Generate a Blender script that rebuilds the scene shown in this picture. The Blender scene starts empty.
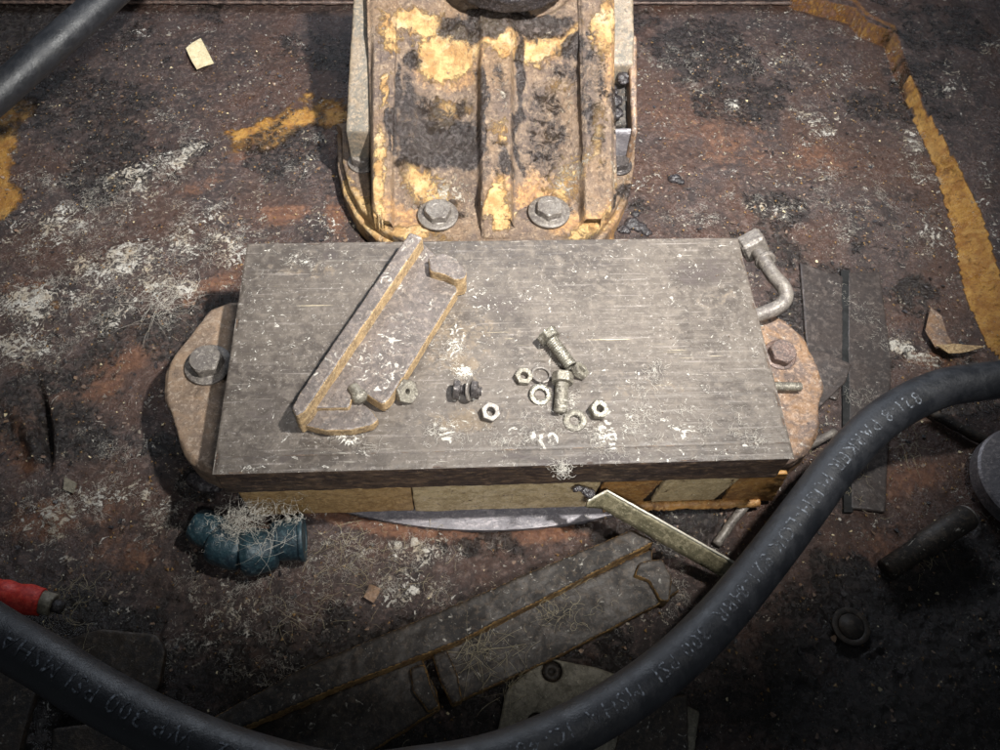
import bpy, bmesh, math, random
import numpy as np
from mathutils import Vector, Matrix

random.seed(5); RNG = np.random.default_rng(11)
S = bpy.context.scene
COL = S.collection

# ------------------------------------------------------------------ camera
R = np.array([[0.9983468708421672, 0.021044647975981892, -0.05348502847732257],
              [-0.045572165138244955, 0.8568850768951692, -0.5134891846562811],
              [0.035024323608965464, 0.5150777492630862, 0.8564275853624798]])
CP = np.array([-0.03855, -0.36903, 0.67876])
cd = bpy.data.cameras.new('camera'); cam = bpy.data.objects.new('camera', cd); COL.objects.link(cam)
cd.sensor_width = 36; cd.lens = 28.8; cd.clip_start = 0.01; cd.clip_end = 50
cam.matrix_world = Matrix([list(R[0]) + [CP[0]], list(R[1]) + [CP[1]], list(R[2]) + [CP[2]], [0, 0, 0, 1]])
S.camera = cam

# ------------------------------------------------------------------ light
w = bpy.data.worlds.new('World'); S.world = w; w.use_nodes = True
w.node_tree.nodes['Background'].inputs[0].default_value = (0.8, 0.9, 1.0, 1)
w.node_tree.nodes['Background'].inputs[1].default_value = 0.065

def spot(name, loc, aim, energy, size, blend, rad, col):
    l = bpy.data.lights.new(name, 'SPOT'); o = bpy.data.objects.new(name, l); COL.objects.link(o)
    o.location = loc; l.energy = energy; l.spot_size = math.radians(size); l.spot_blend = blend
    l.shadow_soft_size = rad; l.color = col
    o.rotation_euler = (Vector(aim) - Vector(loc)).to_track_quat('-Z', 'Y').to_euler()
    return o
spot('torch', (0.27, -0.12, 0.90), (0.01, 0.38, 0.0), 118.0, 78, 1.0, 0.017, (1.0, 0.99, 0.955))
spot('camera_lamp', (0.03, -0.47, 0.70), (0.01, 0.20, 0.0), 20.0, 60, 1.0, 0.04, (0.97, 0.98, 1.0))
bl = bpy.data.lights.new('sheen_light', 'AREA'); bo = bpy.data.objects.new('sheen_light', bl); COL.objects.link(bo)  # unseen cool back light, added for sheen on floor and hose
bl.shape = 'RECTANGLE'; bl.size = .7; bl.size_y = .25; bl.energy = 8.0; bl.color = (.80, .88, 1.0)
bo.location = (.05, 1.15, .80); bo.rotation_euler = (Vector((.02, .30, 0)) - bo.location).to_track_quat('-Z', 'Y').to_euler()
S.view_settings.view_transform = 'Standard'; S.view_settings.look = 'None'
S.view_settings.exposure = 0.0; S.view_settings.gamma = 1.0
S.render.engine = 'CYCLES'

TOP = 0.115          # top of the steel block
BOT = 0.077
# ------------------------------------------------------------------ geometry helpers
def ray(px, py): return R @ np.array([(px - 500) / 800, -(py - 375) / 800, -1.0])
def at(px, py, z=0.0):
    r = ray(px, py); t = (z - CP[2]) / r[2]; p = CP + t * r
    return Vector((p[0], p[1], z))
def aty(px, py, Y):
    r = ray(px, py); t = (Y - CP[1]) / r[1]; return Vector(CP + t * r)
SB = at(490, 236, 0.035).y; SZ = 0.035; SK = 0.60
def ats(px, py, dz=0.0):                      # point on the sloping face of the casting
    r = ray(px, py); t = (SZ + dz + SK * (CP[1] - SB) - CP[2]) / (r[2] - SK * r[1])
    return Vector(CP + t * r)
def topx(P):                                  # world points -> plane coordinates used for the stain lists
    c = (P - CP) @ R
    return 500 + 800 * c[:, 0] / -c[:, 2], 375 - 800 * c[:, 1] / -c[:, 2]

def vnoise(P, scale, seed=0):
    """value noise, P (n,3) in metres, scale = metres per cell, 0..1"""
    q = P / scale + 1000.0; i = np.floor(q).astype(np.int64); f = q - i; f = f * f * (3 - 2 * f)
    def h(a, b, c):
        n = (a * 73856093) ^ (b * 19349663) ^ (c * 83492791) ^ (seed * 2654435761)
        n = (n ^ (n >> 13)) * 1274126177 & 0x7fffffff; n = (n ^ (n >> 16)) & 0xffff
        return n / 65535.0
    r = 0
    for dx in (0, 1):
        for dy in (0, 1):
            for dz in (0, 1):
                wgt = (f[:, 0] if dx else 1 - f[:, 0]) * (f[:, 1] if dy else 1 - f[:, 1]) * (f[:, 2] if dz else 1 - f[:, 2])
                r = r + wgt * h(i[:, 0] + dx, i[:, 1] + dy, i[:, 2] + dz)
    return r
def fbm(P, scale, octv=4, seed=0):
    r = 0; a = 1; t = 0
    for k in range(octv):
        r = r + a * vnoise(P + k * 3.7, scale / 2 ** k, seed + k); t += a; a *= .55
    return r / t
def ss(a, b, x): t = np.clip((x - a) / (b - a), 0, 1); return t * t * (3 - 2 * t)

def link(name, me, mat=None, parent=None, smooth=True):
    o = bpy.data.objects.new(name, me); COL.objects.link(o)
    if mat is not None:
        for m in (mat if isinstance(mat, (list, tuple)) else [mat]): me.materials.append(m)
    if smooth is not None and len(me.polygons):
        me.polygons.foreach_set('use_smooth', [bool(smooth)] * len(me.polygons))
    if parent: o.parent = parent; o.matrix_parent_inverse = parent.matrix_world.inverted()
    return o
def tag(o, label, cat, group=None):
    o['label'] = label; o['category'] = cat
    if group: o['group'] = group
    return o
def thing(name, loc, label, cat, group=None):
    o = bpy.data.objects.new(name, None); COL.objects.link(o); o.location = loc; o.empty_display_size = .02
    o.matrix_world = Matrix.Translation(Vector(loc))
    return tag(o, label, cat, group)
def kind(o, k='structure'): o['kind'] = k; return o

def np_mesh(name, V, F):
    me = bpy.data.meshes.new(name); V = np.asarray(V, dtype=np.float32); F = np.asarray(F, dtype=np.int32)
    me.vertices.add(len(V)); me.vertices.foreach_set('co', V.ravel())
    k = F.shape[1]; me.loops.add(F.size); me.loops.foreach_set('vertex_index', F.ravel())
    me.polygons.add(len(F)); me.polygons.foreach_set('loop_start', np.arange(len(F), dtype=np.int32) * k)
    me.update(calc_edges=True); me.validate(); return me
def grid(x0, x1, y0, y1, step):
    nx = int(round((x1 - x0) / step)) + 1; ny = int(round((y1 - y0) / step)) + 1
    X, Y = np.meshgrid(np.linspace(x0, x1, nx), np.linspace(y0, y1, ny))
    idx = np.arange(nx * ny).reshape(ny, nx)
    F = np.stack([idx[:-1, :-1], idx[:-1, 1:], idx[1:, 1:], idx[1:, :-1]], -1).reshape(-1, 4)
    return np.stack([X.ravel(), Y.ravel(), np.zeros(nx * ny)], 1), F, nx, ny
def setmask(me, lint=0, rust=0, paint=0, oil_shade=0):
    n = len(me.vertices); a = me.color_attributes.new('mask', 'FLOAT_COLOR', 'POINT')
    A = np.zeros((n, 4), dtype=np.float32)
    for k, v in enumerate((lint, rust, paint, oil_shade)): A[:, k] = np.clip(v, 0, 1)
    a.data.foreach_set('color', A.ravel())
def blobs(u, v, L, P=None, seed=0):
    r = np.zeros(len(u))
    if P is not None:
        u = u + 34 * (fbm(P, .035, 5, seed + 40) - .5); v = v + 30 * (fbm(P, .035, 5, seed + 47) - .5)
    for b in L:
        cx, cy, rx, ry = b[:4]; ang = math.radians(b[4] if len(b) > 4 else 0); s = b[5] if len(b) > 5 else 1
        dx = u - cx; dy = v - cy; c, q = math.cos(ang), math.sin(ang)
        d = np.sqrt(((dx * c + dy * q) / rx) ** 2 + ((-dx * q + dy * c) / ry) ** 2)
        r = np.maximum(r, s * (1 - ss(.25, 1.25, d)))
    if P is not None: r = r * np.clip(0.15 + 1.7 * fbm(P, .028, 5, seed), 0, 1.3)
    return np.clip(r, 0, 1)
def segdist(X, Y, poly):
    d = np.full(X.shape, 1e9)
    for a, b in zip(poly[:-1], poly[1:]):
        ax, ay = a[0], a[1]; bx, by = b[0], b[1]; L = (bx - ax) ** 2 + (by - ay) ** 2
        t = np.clip(((X - ax) * (bx - ax) + (Y - ay) * (by - ay)) / L, 0, 1)
        d = np.minimum(d, np.hypot(X - ax - t * (bx - ax), Y - ay - t * (by - ay)))
    return d
def inside(X, Y, poly):
    r = np.zeros(X.shape, bool); n = len(poly)
    for i in range(n):
        x1, y1 = poly[i][0], poly[i][1]; x2, y2 = poly[(i + 1) % n][0], poly[(i + 1) % n][1]
        if y1 == y2: continue
        c = ((y1 > Y) != (y2 > Y)) & (X < (x2 - x1) * (Y - y1) / (y2 - y1) + x1); r ^= c
    return r

def prism(pts, z0, ztop, bev=0.0008, seg=2, side=False):
    """outline (list of (x,y[,z])) extruded from z0 up to ztop (or to each point's own z)"""
    bm = bmesh.new()
    a = sum(pts[i][0] * pts[(i + 1) % len(pts)][1] - pts[(i + 1) % len(pts)][0] * pts[i][1] for i in range(len(pts)))
    if a < 0: pts = pts[::-1]
    lo = [bm.verts.new((p[0], p[1], z0)) for p in pts]
    hi = [bm.verts.new((p[0], p[1], ztop if ztop is not None else p[2])) for p in pts]
    tf = bm.faces.new(hi); bm.faces.new(lo[::-1]); n = len(pts)
    for i in range(n):
        f = bm.faces.new((lo[i], lo[(i + 1) % n], hi[(i + 1) % n], hi[i])); f.material_index = 1 if side else 0
    if bev:
        es = [e for e in bm.edges if tf in e.link_faces or abs(e.verts[0].co.z - e.verts[1].co.z) > 1e-4]
        bmesh.ops.bevel(bm, geom=es, offset=bev, segments=seg, affect='EDGES', material=1 if side else 0)
    return bm
def bm_link(name, bm, mat, parent=None, smooth=False, M=None):
    me = bpy.data.meshes.new(name)
    if M is not None: bm.transform(M)
    bmesh.ops.recalc_face_normals(bm, faces=bm.faces)
    bm.to_mesh(me); bm.free()
    return link(name, me, mat, parent, smooth)
def crust(o, voxel=0.0012, amp=0.0006, scale=0.006, seed=1, amp2=0.0, scale2=.03, sidemat=False):
    """weather a mesh: remesh finely and push the skin in and out"""
    md = o.modifiers.new('r', 'REMESH'); md.mode = 'VOXEL'; md.voxel_size = voxel; md.use_smooth_shade = True
    dg = bpy.context.evaluated_depsgraph_get(); ev = o.evaluated_get(dg)
    me = bpy.data.meshes.new_from_object(ev); o.modifiers.clear()
    n = len(me.vertices); co = np.empty(n * 3, np.float32); me.vertices.foreach_get('co', co); co = co.reshape(-1, 3).astype(float)
    nr = np.empty(n * 3, np.float32); me.vertices.foreach_get('normal', nr); nr = nr.reshape(-1, 3)
    d = amp * (fbm(co, scale, 4, seed) - .5) * 2
    if amp2: d = d + amp2 * (fbm(co, scale2, 3, seed + 9) - .5) * 2
    co2 = co + nr * d[:, None]; me.vertices.foreach_set('co', co2.astype(np.float32).ravel())
    old = o.data; mats = [m for m in old.materials]; me.materials.clear()
    for m in mats: me.materials.append(m)
    if sidemat and len(mats) > 1:
        pn = np.empty(len(me.polygons) * 3, np.float32); me.polygons.foreach_get('normal', pn); pn = pn.reshape(-1, 3)
        me.polygons.foreach_set('material_index', (pn[:, 2] < .62).astype(np.int32))
    me.polygons.foreach_set('use_smooth', [True] * len(me.polygons)); me.update()
    o.data = me; return o
def frame(axis):
    q = Vector(axis).normalized().to_track_quat('Z', 'Y'); return q.to_matrix().to_4x4()
def lathe(prof, seg=32, hexa=None):
    """prof: list of (r, z, sides) ; sides 6 gives a hexagon section"""
    bm = bmesh.new(); rings = []
    for p in prof:
        r, z = p[0], p[1]; hx = len(p) > 2 and p[2]
        ring = []
        for k in range(seg):
            a = 2 * math.pi * k / seg; rr = r
            if hx:
                b = (a % (math.pi / 3)) - math.pi / 6; rr = min(r * math.cos(math.pi / 6) / math.cos(b), r * .97)
            ring.append(bm.verts.new((rr * math.cos(a), rr * math.sin(a), z)))
        rings.append(ring)
    for a, b in zip(rings[:-1], rings[1:]):
        for k in range(seg): bm.faces.new((a[k], a[(k + 1) % seg], b[(k + 1) % seg], b[k]))
    if prof[0][0] > 1e-6: bm.faces.new(rings[0][::-1])
    if prof[-1][0] > 1e-6: bm.faces.new(rings[-1])
    bmesh.ops.remove_doubles(bm, verts=bm.verts, dist=1e-6)
    return bm
def ringbm(ri, ro, h, seg=36, hexo=False, ch=.0004, split=0.0):
    """a washer, or a nut when hexo"""
    bm = bmesh.new(); rs = []
    prof = [(ri, ch), (ri + ch, 0), (ro - ch, 0), (ro, ch), (ro, h - ch), (ro - ch, h), (ri + ch, h), (ri, h - ch)]
    for k in range(seg):
        a = 2 * math.pi * k / seg; b = (a % (math.pi / 3)) - math.pi / 6; ring = []
        for j, (r, z) in enumerate(prof):
            rr = r
            if hexo and 2 <= j <= 5: rr = min(r * math.cos(math.pi / 6) / math.cos(b), r * (.955 if j in (2, 5) else .985))
            ring.append(bm.verts.new((rr * math.cos(a), rr * math.sin(a), z + split * k / seg)))
        rs.append(ring)
    for k in range(seg):
        if split and k == seg - 1: continue
        A, B = rs[k], rs[(k + 1) % seg]
        for j in range(8): bm.faces.new((A[j], B[j], B[(j + 1) % 8], A[(j + 1) % 8]))
    if split: bm.faces.new(rs[0]); bm.faces.new(rs[-1][::-1])
    return bm
def spline(pts, n=12):
    P = [Vector(p) for p in pts]; P = [2 * P[0] - P[1]] + P + [2 * P[-1] - P[-2]]; out = []
    for i in range(1, len(P) - 2):
        a, b, c, d = P[i - 1:i + 3]
        for k in range(n):
            t = k / n
            out.append(0.5 * ((2 * b) + (c - a) * t + (2 * a - 5 * b + 4 * c - d) * t * t + (3 * b - a - 3 * c + d) * t ** 3))
    out.append(P[-2]); return out
def tubebm(path, r, seg=20, caps=True, rough=0.0):
    bm = bmesh.new(); rings = []; up = Vector((0, 0, 1)); n = len(path)
    for i, p in enumerate(path):
        t = (path[min(i + 1, n - 1)] - path[max(i - 1, 0)]).normalized()
        s = t.cross(up)
        s = s.normalized() if s.length > 1e-4 else Vector((1, 0, 0)); u = s.cross(t)
        rr = (r[i] if isinstance(r, list) else r)
        rings.append([bm.verts.new(p + (s * math.cos(a) + u * math.sin(a)) * rr * (1 + rough * (random.random() - .5)))
                      for a in [2 * math.pi * k / seg for k in range(seg)]])
    for a, b in zip(rings[:-1], rings[1:]):
        for k in range(seg): bm.faces.new((a[k], a[(k + 1) % seg], b[(k + 1) % seg], b[k]))
    if caps: bm.faces.new(rings[0][::-1]); bm.faces.new(rings[-1])
    return bm

# ------------------------------------------------------------------ materials
class MT:
    def __init__(s, name):
        s.m = bpy.data.materials.new(name); s.m.use_nodes = True; s.t = s.m.node_tree; s.N = s.t.nodes
        s.b = s.N['Principled BSDF']; s.co = s.N.new('ShaderNodeTexCoord').outputs['Object']
    def L(s, a, b): s.t.links.new(a, b)
    def put(s, inp, v):
        if isinstance(v, (int, float, tuple)): inp.default_value = v
        else: s.L(v, inp)
    def mapp(s, sc=(1, 1, 1), rot=(0, 0, 0)):
        n = s.N.new('ShaderNodeMapping'); n.inputs['Scale'].default_value = sc; n.inputs['Rotation'].default_value = rot
        s.L(s.co, n.inputs[0]); return n.outputs[0]
    def noise(s, scale, det=6, rough=.6, dist=0.0, vec=None, typ='FBM'):
        n = s.N.new('ShaderNodeTexNoise'); n.noise_type = typ; n.inputs['Scale'].default_value = scale; n.inputs['Detail'].default_value = det
        n.inputs['Roughness'].default_value = rough; n.inputs['Distortion'].default_value = dist
        s.L(vec if vec is not None else s.co, n.inputs['Vector']); return n.outputs['Fac']
    def vor(s, scale, feat='F1', vec=None):
        n = s.N.new('ShaderNodeTexVoronoi'); n.feature = feat; n.inputs['Scale'].default_value = scale
        s.L(vec if vec is not None else s.co, n.inputs['Vector']); return n.outputs['Distance']
    def math(s, op, a, b=0.0, c=0.0):
        n = s.N.new('ShaderNodeMath'); n.operation = op
        for i, v in enumerate((a, b, c)): s.put(n.inputs[i], v)
        return n.outputs[0]
    def step(s, v, a, b, lo=0.0, hi=1.0):
        n = s.N.new('ShaderNodeMapRange'); n.interpolation_type = 'SMOOTHSTEP'; s.put(n.inputs[0], v)
        n.inputs[1].default_value = a; n.inputs[2].default_value = b; n.inputs[3].default_value = lo; n.inputs[4].default_value = hi
        return n.outputs[0]
    def mix(s, f, a, b):
        n = s.N.new('ShaderNodeMix'); n.data_type = 'RGBA'; s.put(n.inputs[0], f)
        for i, v in ((6, a), (7, b)): s.put(n.inputs[i], (v + (1,)) if isinstance(v, tuple) else v)
        return n.outputs[2]
    def mixf(s, f, a, b):
        n = s.N.new('ShaderNodeMix'); n.data_type = 'FLOAT'; s.put(n.inputs[0], f); s.put(n.inputs[2], a); s.put(n.inputs[3], b)
        return n.outputs[0]
    def mask(s):
        a = s.N.new('ShaderNodeAttribute'); a.attribute_name = 'mask'; q = s.N.new('ShaderNodeSeparateColor'); s.L(a.outputs['Color'], q.inputs[0])
        return q.outputs[0], q.outputs[1], q.outputs[2], a.outputs['Alpha']
    def bump(s, h, st=.5, dist=.001):
        n = s.N.new('ShaderNodeBump'); n.inputs['Strength'].default_value = st; n.inputs['Distance'].default_value = dist
        s.L(h, n.inputs['Height'])
        if s.b.inputs['Normal'].is_linked: s.L(s.b.inputs['Normal'].links[0].from_socket, n.inputs['Normal'])
        s.L(n.outputs[0], s.b.inputs['Normal'])
    def out(s, col, rough=.6, metal=0.0, spec=.5):
        s.put(s.b.inputs['Base Color'], col + (1,) if isinstance(col, tuple) else col)
        s.put(s.b.inputs['Roughness'], rough); s.put(s.b.inputs['Metallic'], metal); s.b.inputs['Specular IOR Level'].default_value = spec
        return s.m

def masked(name, c1, c2, c3, c4, lintcol=(.60, .58, .53), paintcol=(.50, .27, .05), oil_shade_col=(.010, .0075, .0065), rustcol=(.17, .068, .036), fine=1.0, lintk=1.0, rgh=.5, pw=.06):
    m = MT(name); li, ru, pa, oi = m.mask()
    n1 = m.noise(28 * fine, 8, .68, .6); n2 = m.noise(150 * fine, 6, .7, .4); n3 = m.noise(700 * fine, 4, .7)
    col = m.mix(m.step(n1, .36, .62), c1, c2)
    col = m.mix(m.step(m.noise(7 * fine, 6, .65, .8), .42, .62, 0, .6), col, c4)
    col = m.mix(m.step(m.noise(48 * fine, 8, .75, 1.5), .54, .64, 0, .6), col, (c2[0] * .35, c2[1] * .33, c2[2] * .32))
    col = m.mix(m.step(n2, .50, .68, 0, .8), col, c3)
    n5 = m.noise(330 * fine, 5, .75, .8)
    col = m.mix(m.step(n5, .53, .60, 0, .5), col, (c2[0] * .4, c2[1] * .38, c2[2] * .38)); col = m.mix(m.step(n5, .40, .34, 0, .30), col, tuple(min(.8, x * 1.5) for x in c3))
    # rust
    rc = m.mix(m.step(n2, .35, .65), rustcol, (rustcol[0] * 1.9, rustcol[1] * 2.0, rustcol[2] * 1.6))
    rf = m.step(m.math('ADD', ru, m.math('MULTIPLY', m.math('SUBTRACT', m.math('ADD', m.math('MULTIPLY', n1, .5), m.math('MULTIPLY', n2, .5)), .5), 2.2)), .25, .95)
    col = m.mix(m.math('MULTIPLY', rf, .62), col, rc)
    # paint
    n4 = m.noise(100, 8, .8, .6)
    pf = m.step(m.math('ADD', pa, m.math('MULTIPLY', m.math('SUBTRACT', n4, .5), 2.6)), .50 - pw, .50 + pw * 1.6)
    pc = m.mix(m.step(m.noise(60, 7, .75), .36, .62), paintcol, (paintcol[0] * .62, paintcol[1] * .50, paintcol[2] * .42))
    pc = m.mix(m.step(m.noise(38, 7, .7, .6), .5, .66, 0, .7), pc, (min(1, paintcol[0] * 1.08), min(1, paintcol[1] * 1.2), min(1, paintcol[2] * 1.7)))
    pc = m.mix(m.step(m.noise(190, 6, .75, .5), .52, .66, 0, .75), pc, (paintcol[0] * .35, paintcol[1] * .28, paintcol[2] * .3))
    col = m.mix(pf, col, pc)
    # oil / grease, also the painted shade
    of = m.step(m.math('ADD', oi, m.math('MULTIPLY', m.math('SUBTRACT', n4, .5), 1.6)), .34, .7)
    oc = m.mix(m.step(n2, .5, .72), oil_shade_col, (oil_shade_col[0] * 4 + .01, oil_shade_col[1] * 4 + .008, oil_shade_col[2] * 4 + .006))
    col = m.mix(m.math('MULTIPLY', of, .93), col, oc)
    # lint and dried flakes
    st = m.noise(78, 7, .66, 2.8); st2 = m.noise(330, 5, .7, 1.5)
    st0 = m.noise(34, 6, .7, 1.2)
    lf = m.step(m.math('ADD', m.math('MULTIPLY', li, .80), m.math('ADD', m.math('MULTIPLY', m.math('SUBTRACT', st0, .5), 1.9), m.math('ADD', m.math('MULTIPLY', m.math('SUBTRACT', st, .5), 3.3), m.math('MULTIPLY', m.math('SUBTRACT', st2, .5), 1.6)))), .70, .90)
    lc = m.mix(m.step(n3, .3, .7), lintcol, (lintcol[0] * .40, lintcol[1] * .36, lintcol[2] * .34)); lc = m.mix(m.step(m.noise(40, 5, .7), .42, .6, 0, .7), lc, (lintcol[0] * .45, lintcol[1] * .36, lintcol[2] * .26))
    lf = m.math('MULTIPLY', lf, .95 * lintk)
    col = m.mix(lf, col, lc)
    # dark pits and pale specks
    sp = m.noise(420, 3, .6); col = m.mix(m.step(sp, .66, .74, 0, .75), col, (.016, .012, .011))
    sp2 = m.noise(520, 2, .5, 0, m.mapp(rot=(.5, 1.1, .3))); col = m.mix(m.step(sp2, .73, .78, 0, .6), col, (.50, .42, .32))
    ro = m.mixf(of, m.mixf(m.step(n1, .4, .6), rgh, rgh + .22), m.mixf(m.step(n2, .4, .6), .12, .36)); ro = m.mixf(lf, ro, .95)
    h = m.math('ADD', m.math('MULTIPLY', n2, 1.4), m.math('ADD', m.math('MULTIPLY', n3, .5), m.math('ADD', m.math('MULTIPLY', lf, .8), m.math('ADD', m.math('MULTIPLY', pf, .7), m.math('MULTIPLY', n5, .5)))))
    m.bump(h, .9, .0020)
    return m.out(col, ro, 0.0, .5)

def grimy(name, a, b, c, rough=.55, metal=0.0, sc=1.0, bump=.5, lint=.0, stretch=(1, 1, 1), dark=(.02, .015, .013), darkk=.6):
    m = MT(name); v = m.mapp(stretch)
    n1 = m.noise(45 * sc, 8, .7, .7, v); n2 = m.noise(230 * sc, 6, .7, .4, v); n3 = m.noise(900, 4, .6); n5 = m.noise(360, 5, .75, .8)
    col = m.mix(m.step(n1, .40, .60), a, b); col = m.mix(m.step(n2, .5, .62, 0, .8), col, c)
    col = m.mix(m.step(n5, .54, .62, 0, .5), col, tuple(x * .5 for x in b)); col = m.mix(m.step(n5, .40, .34, 0, .45), col, tuple(min(.85, x * 1.35) for x in c))
    col = m.mix(m.step(m.noise(75 * sc, 8, .8, 1.0), .57, .63, 0, darkk), col, dark)
    col = m.mix(m.step(m.noise(430, 3, .6), .66, .73, 0, .7), col, tuple(x * .15 for x in b)); col = m.mix(m.step(m.noise(520, 2, .5, 0, m.mapp(rot=(.5, 1.1, .3))), .70, .75, 0, .6), col, tuple(min(.8, x * 2.2 + .05) for x in c))
    ro = m.mixf(m.step(n1, .35, .65), rough - .12, rough + .18)
    if lint:
        st = m.noise(90, 7, .65, 2.5); lf = m.math('MULTIPLY', m.step(st, .66 - lint * .25, .74 - lint * .25, 0, .9), m.step(m.noise(20, 4, .6), .42, .56))
        col = m.mix(lf, col, m.mix(m.step(n3, .3, .7), (.62, .59, .52), (.3, .27, .23))); ro = m.mixf(lf, ro, .95)
    m.bump(m.math('ADD', n2, m.math('MULTIPLY', n3, .5)), bump, .001)
    return m.out(col, ro, metal)

M = {}
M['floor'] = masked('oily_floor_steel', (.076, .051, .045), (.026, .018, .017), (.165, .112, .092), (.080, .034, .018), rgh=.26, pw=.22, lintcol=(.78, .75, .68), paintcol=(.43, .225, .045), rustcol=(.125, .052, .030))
M['cast'] = masked('cast_iron_paint', (.23, .162, .112), (.115, .083, .07), (.38, .28, .19), (.24, .145, .075), paintcol=(.56, .38, .165), oil_shade_col=(.024, .020, .020), pw=.12, rustcol=(.33, .17, .075), fine=1.3, lintcol=(.62, .56, .47), rgh=.42)
def steel_plate():
    m = MT('milled_steel'); li, ru, pa, oi = m.mask()
    ln = m.noise(1.0, 3, .7, 0, m.mapp((1.2, 1000, 60))); ln2 = m.noise(1.0, 5, .7, 0, m.mapp((14, 420, 60))); big = m.noise(10, 7, .65, .8)
    n2 = m.noise(120, 7, .7, .5); n3 = m.noise(700, 4, .7)
    col = m.mix(m.step(big, .42, .58), (.100, .082, .067), (.062, .050, .041))
    col = m.mix(m.step(n2, .42, .7, 0, .8), col, (.155, .128, .104))
    col = m.mix(m.step(ln, .52, .70, 0, .32), col, (.09, .074, .066)); col = m.mix(m.step(ln2, .56, .70, 0, .42), col, (.33, .29, .26))
    col = m.mix(m.step(m.math('ADD', ru, m.math('MULTIPLY', m.math('SUBTRACT', n2, .5), 2.4)), .35, .9, 0, .5), col, (.19, .135, .08))
    for rt, th in ((.5, .70), (-.35, .71), (1.3, .715)):
        g = m.noise(1.0, 3, .6, .3, m.mapp((26, 620, 60), (0, 0, rt))); col = m.mix(m.step(g, th, th + .03, 0, .75), col, (.40, .37, .31) if rt > 0 else (.04, .033, .028))
    n5 = m.noise(300, 5, .75, .8); col = m.mix(m.step(n5, .54, .62, 0, .5), col, (.07, .055, .05)); col = m.mix(m.step(n5, .41, .35, 0, .5), col, (.36, .32, .29))
    # bright yellowish scratches along the milling
    sc = m.noise(1.0, 2, .5, 0, m.mapp((16, 760, 60)))
    col = m.mix(m.math('MULTIPLY', m.step(sc, .69, .72), m.step(m.math('ADD', pa, m.math('MULTIPLY', big, .3)), .3, .7)), col, (.50, .42, .27))
    of = m.step(m.math('ADD', oi, m.math('MULTIPLY', m.math('SUBTRACT', n2, .5), 1.6)), .35, .75, 0, .85); col = m.mix(of, col, (.055, .042, .038))
    st = m.noise(72, 8, .66, 3.0); st2 = m.noise(330, 5, .7, 1.6)
    lf = m.step(m.math('ADD', m.math('MULTIPLY', li, .85), m.math('ADD', m.math('MULTIPLY', m.math('SUBTRACT', st, .5), 3.3), m.math('MULTIPLY', m.math('SUBTRACT', st2, .5), 1.2))), .64, .92)
    col = m.mix(lf, col, m.mix(m.step(n3, .3, .7), (.66, .63, .56), (.33, .30, .26)))
    col = m.mix(m.step(m.noise(480, 3, .6), .68, .75, 0, .7), col, (.03, .022, .02))
    ro = m.mixf(lf, m.mixf(m.step(n2, .4, .65), .42, .66), .95)
    m.bump(m.math('ADD', m.math('MULTIPLY', ln, .35), m.math('ADD', n2, m.math('ADD', m.math('MULTIPLY', n3, .35), lf))), .5, .0011)
    return m.out(col, ro, m.mixf(lf, .12, 0.0))
M['plate'] = steel_plate()
M['plateside'] = grimy('dark_scaled_edge', (.10, .065, .045), (.045, .028, .022), (.19, .12, .07), .6, .1, 1.2, .8, stretch=(.3, 1, 1))
M['bracket'] = grimy('purple_grey_steel', (.135, .110, .098), (.085, .070, .062), (.215, .175, .145), .40, .1, 1.0, .55, lint=.42, darkk=.35)
M['tan'] = grimy('tan_rust_edge', (.40, .265, .13), (.22, .145, .075), (.54, .40, .23), .75, 0, 2.2, .8, darkk=.5)
M['casting'] = grimy('brown_casting', (.24, .165, .11), (.15, .105, .075), (.31, .24, .18), .45, .1, .9, .45, lint=.08, darkk=.45)
M['castr'] = grimy('orange_brown_casting', (.23, .135, .075), (.12, .085, .07), (.32, .22, .155), .5, .1, 1.2, .7, lint=.25, darkk=.8)
M['cream'] = grimy('cream_paint', (.60, .46, .25), (.42, .31, .16), (.68, .55, .34), .5, 0, 1.5, .4, dark=(.08, .04, .015), darkk=.9)
M['ochre'] = grimy('ochre_paint', (.46, .29, .12), (.30, .18, .07), (.56, .39, .19), .45, 0, 1.5, .4, dark=(.06, .03, .015), darkk=.7)
M['orange'] = grimy('orange_rust_paint', (.42, .21, .06), (.25, .12, .04), (.52, .32, .13), .5, 0, 1.2, .5, dark=(.06, .03, .015), darkk=.7)
M['zinc'] = grimy('zinc_plated', (.26, .24, .195), (.13, .115, .09), (.46, .44, .37), .27, .6, 2.5, .4, lint=.25, darkk=.5)
M['zincd'] = grimy('dusty_zinc', (.20, .18, .14), (.115, .10, .08), (.36, .33, .27), .42, .35, 2.5, .5, lint=.40, darkk=.6)
M['rustbolt'] = grimy('rusted_bolt', (.13, .085, .07), (.07, .05, .045), (.22, .15, .115), .4, .15, 1.8, .6, darkk=.5)
M['blackbolt'] = grimy('blackened_steel', (.075, .065, .062), (.035, .03, .03), (.16, .14, .13), .42, .4, 2, .4, darkk=.3)
M['boltg'] = grimy('greyed_bolt', (.185, .162, .14), (.115, .098, .088), (.28, .25, .215), .38, .2, 1.6, .45, lint=.12, darkk=.5)
M['dim'] = grimy('dark_oiled_steel', (.030, .021, .014), (.012, .0085, .0065), (.070, .050, .034), .55, .05, .9, .6, lint=.22, darkk=.8)
M['dimedge'] = grimy('oiled_rust_edge', (.30, .17, .055), (.12, .06, .022), (.42, .28, .12), .5, .0, 1.5, .7, darkk=.8)
M['grease'] = grimy('lumpy_black_grease', (.030, .026, .028), (.014, .012, .013), (.10, .085, .085), .25, 0, 2.0, .8, darkk=.2)
M['lugm'] = grimy('sooty_paint', (.20, .155, .11), (.12, .108, .088), (.29, .22, .15), .45, 0, 1.1, .6, darkk=.7)
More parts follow.
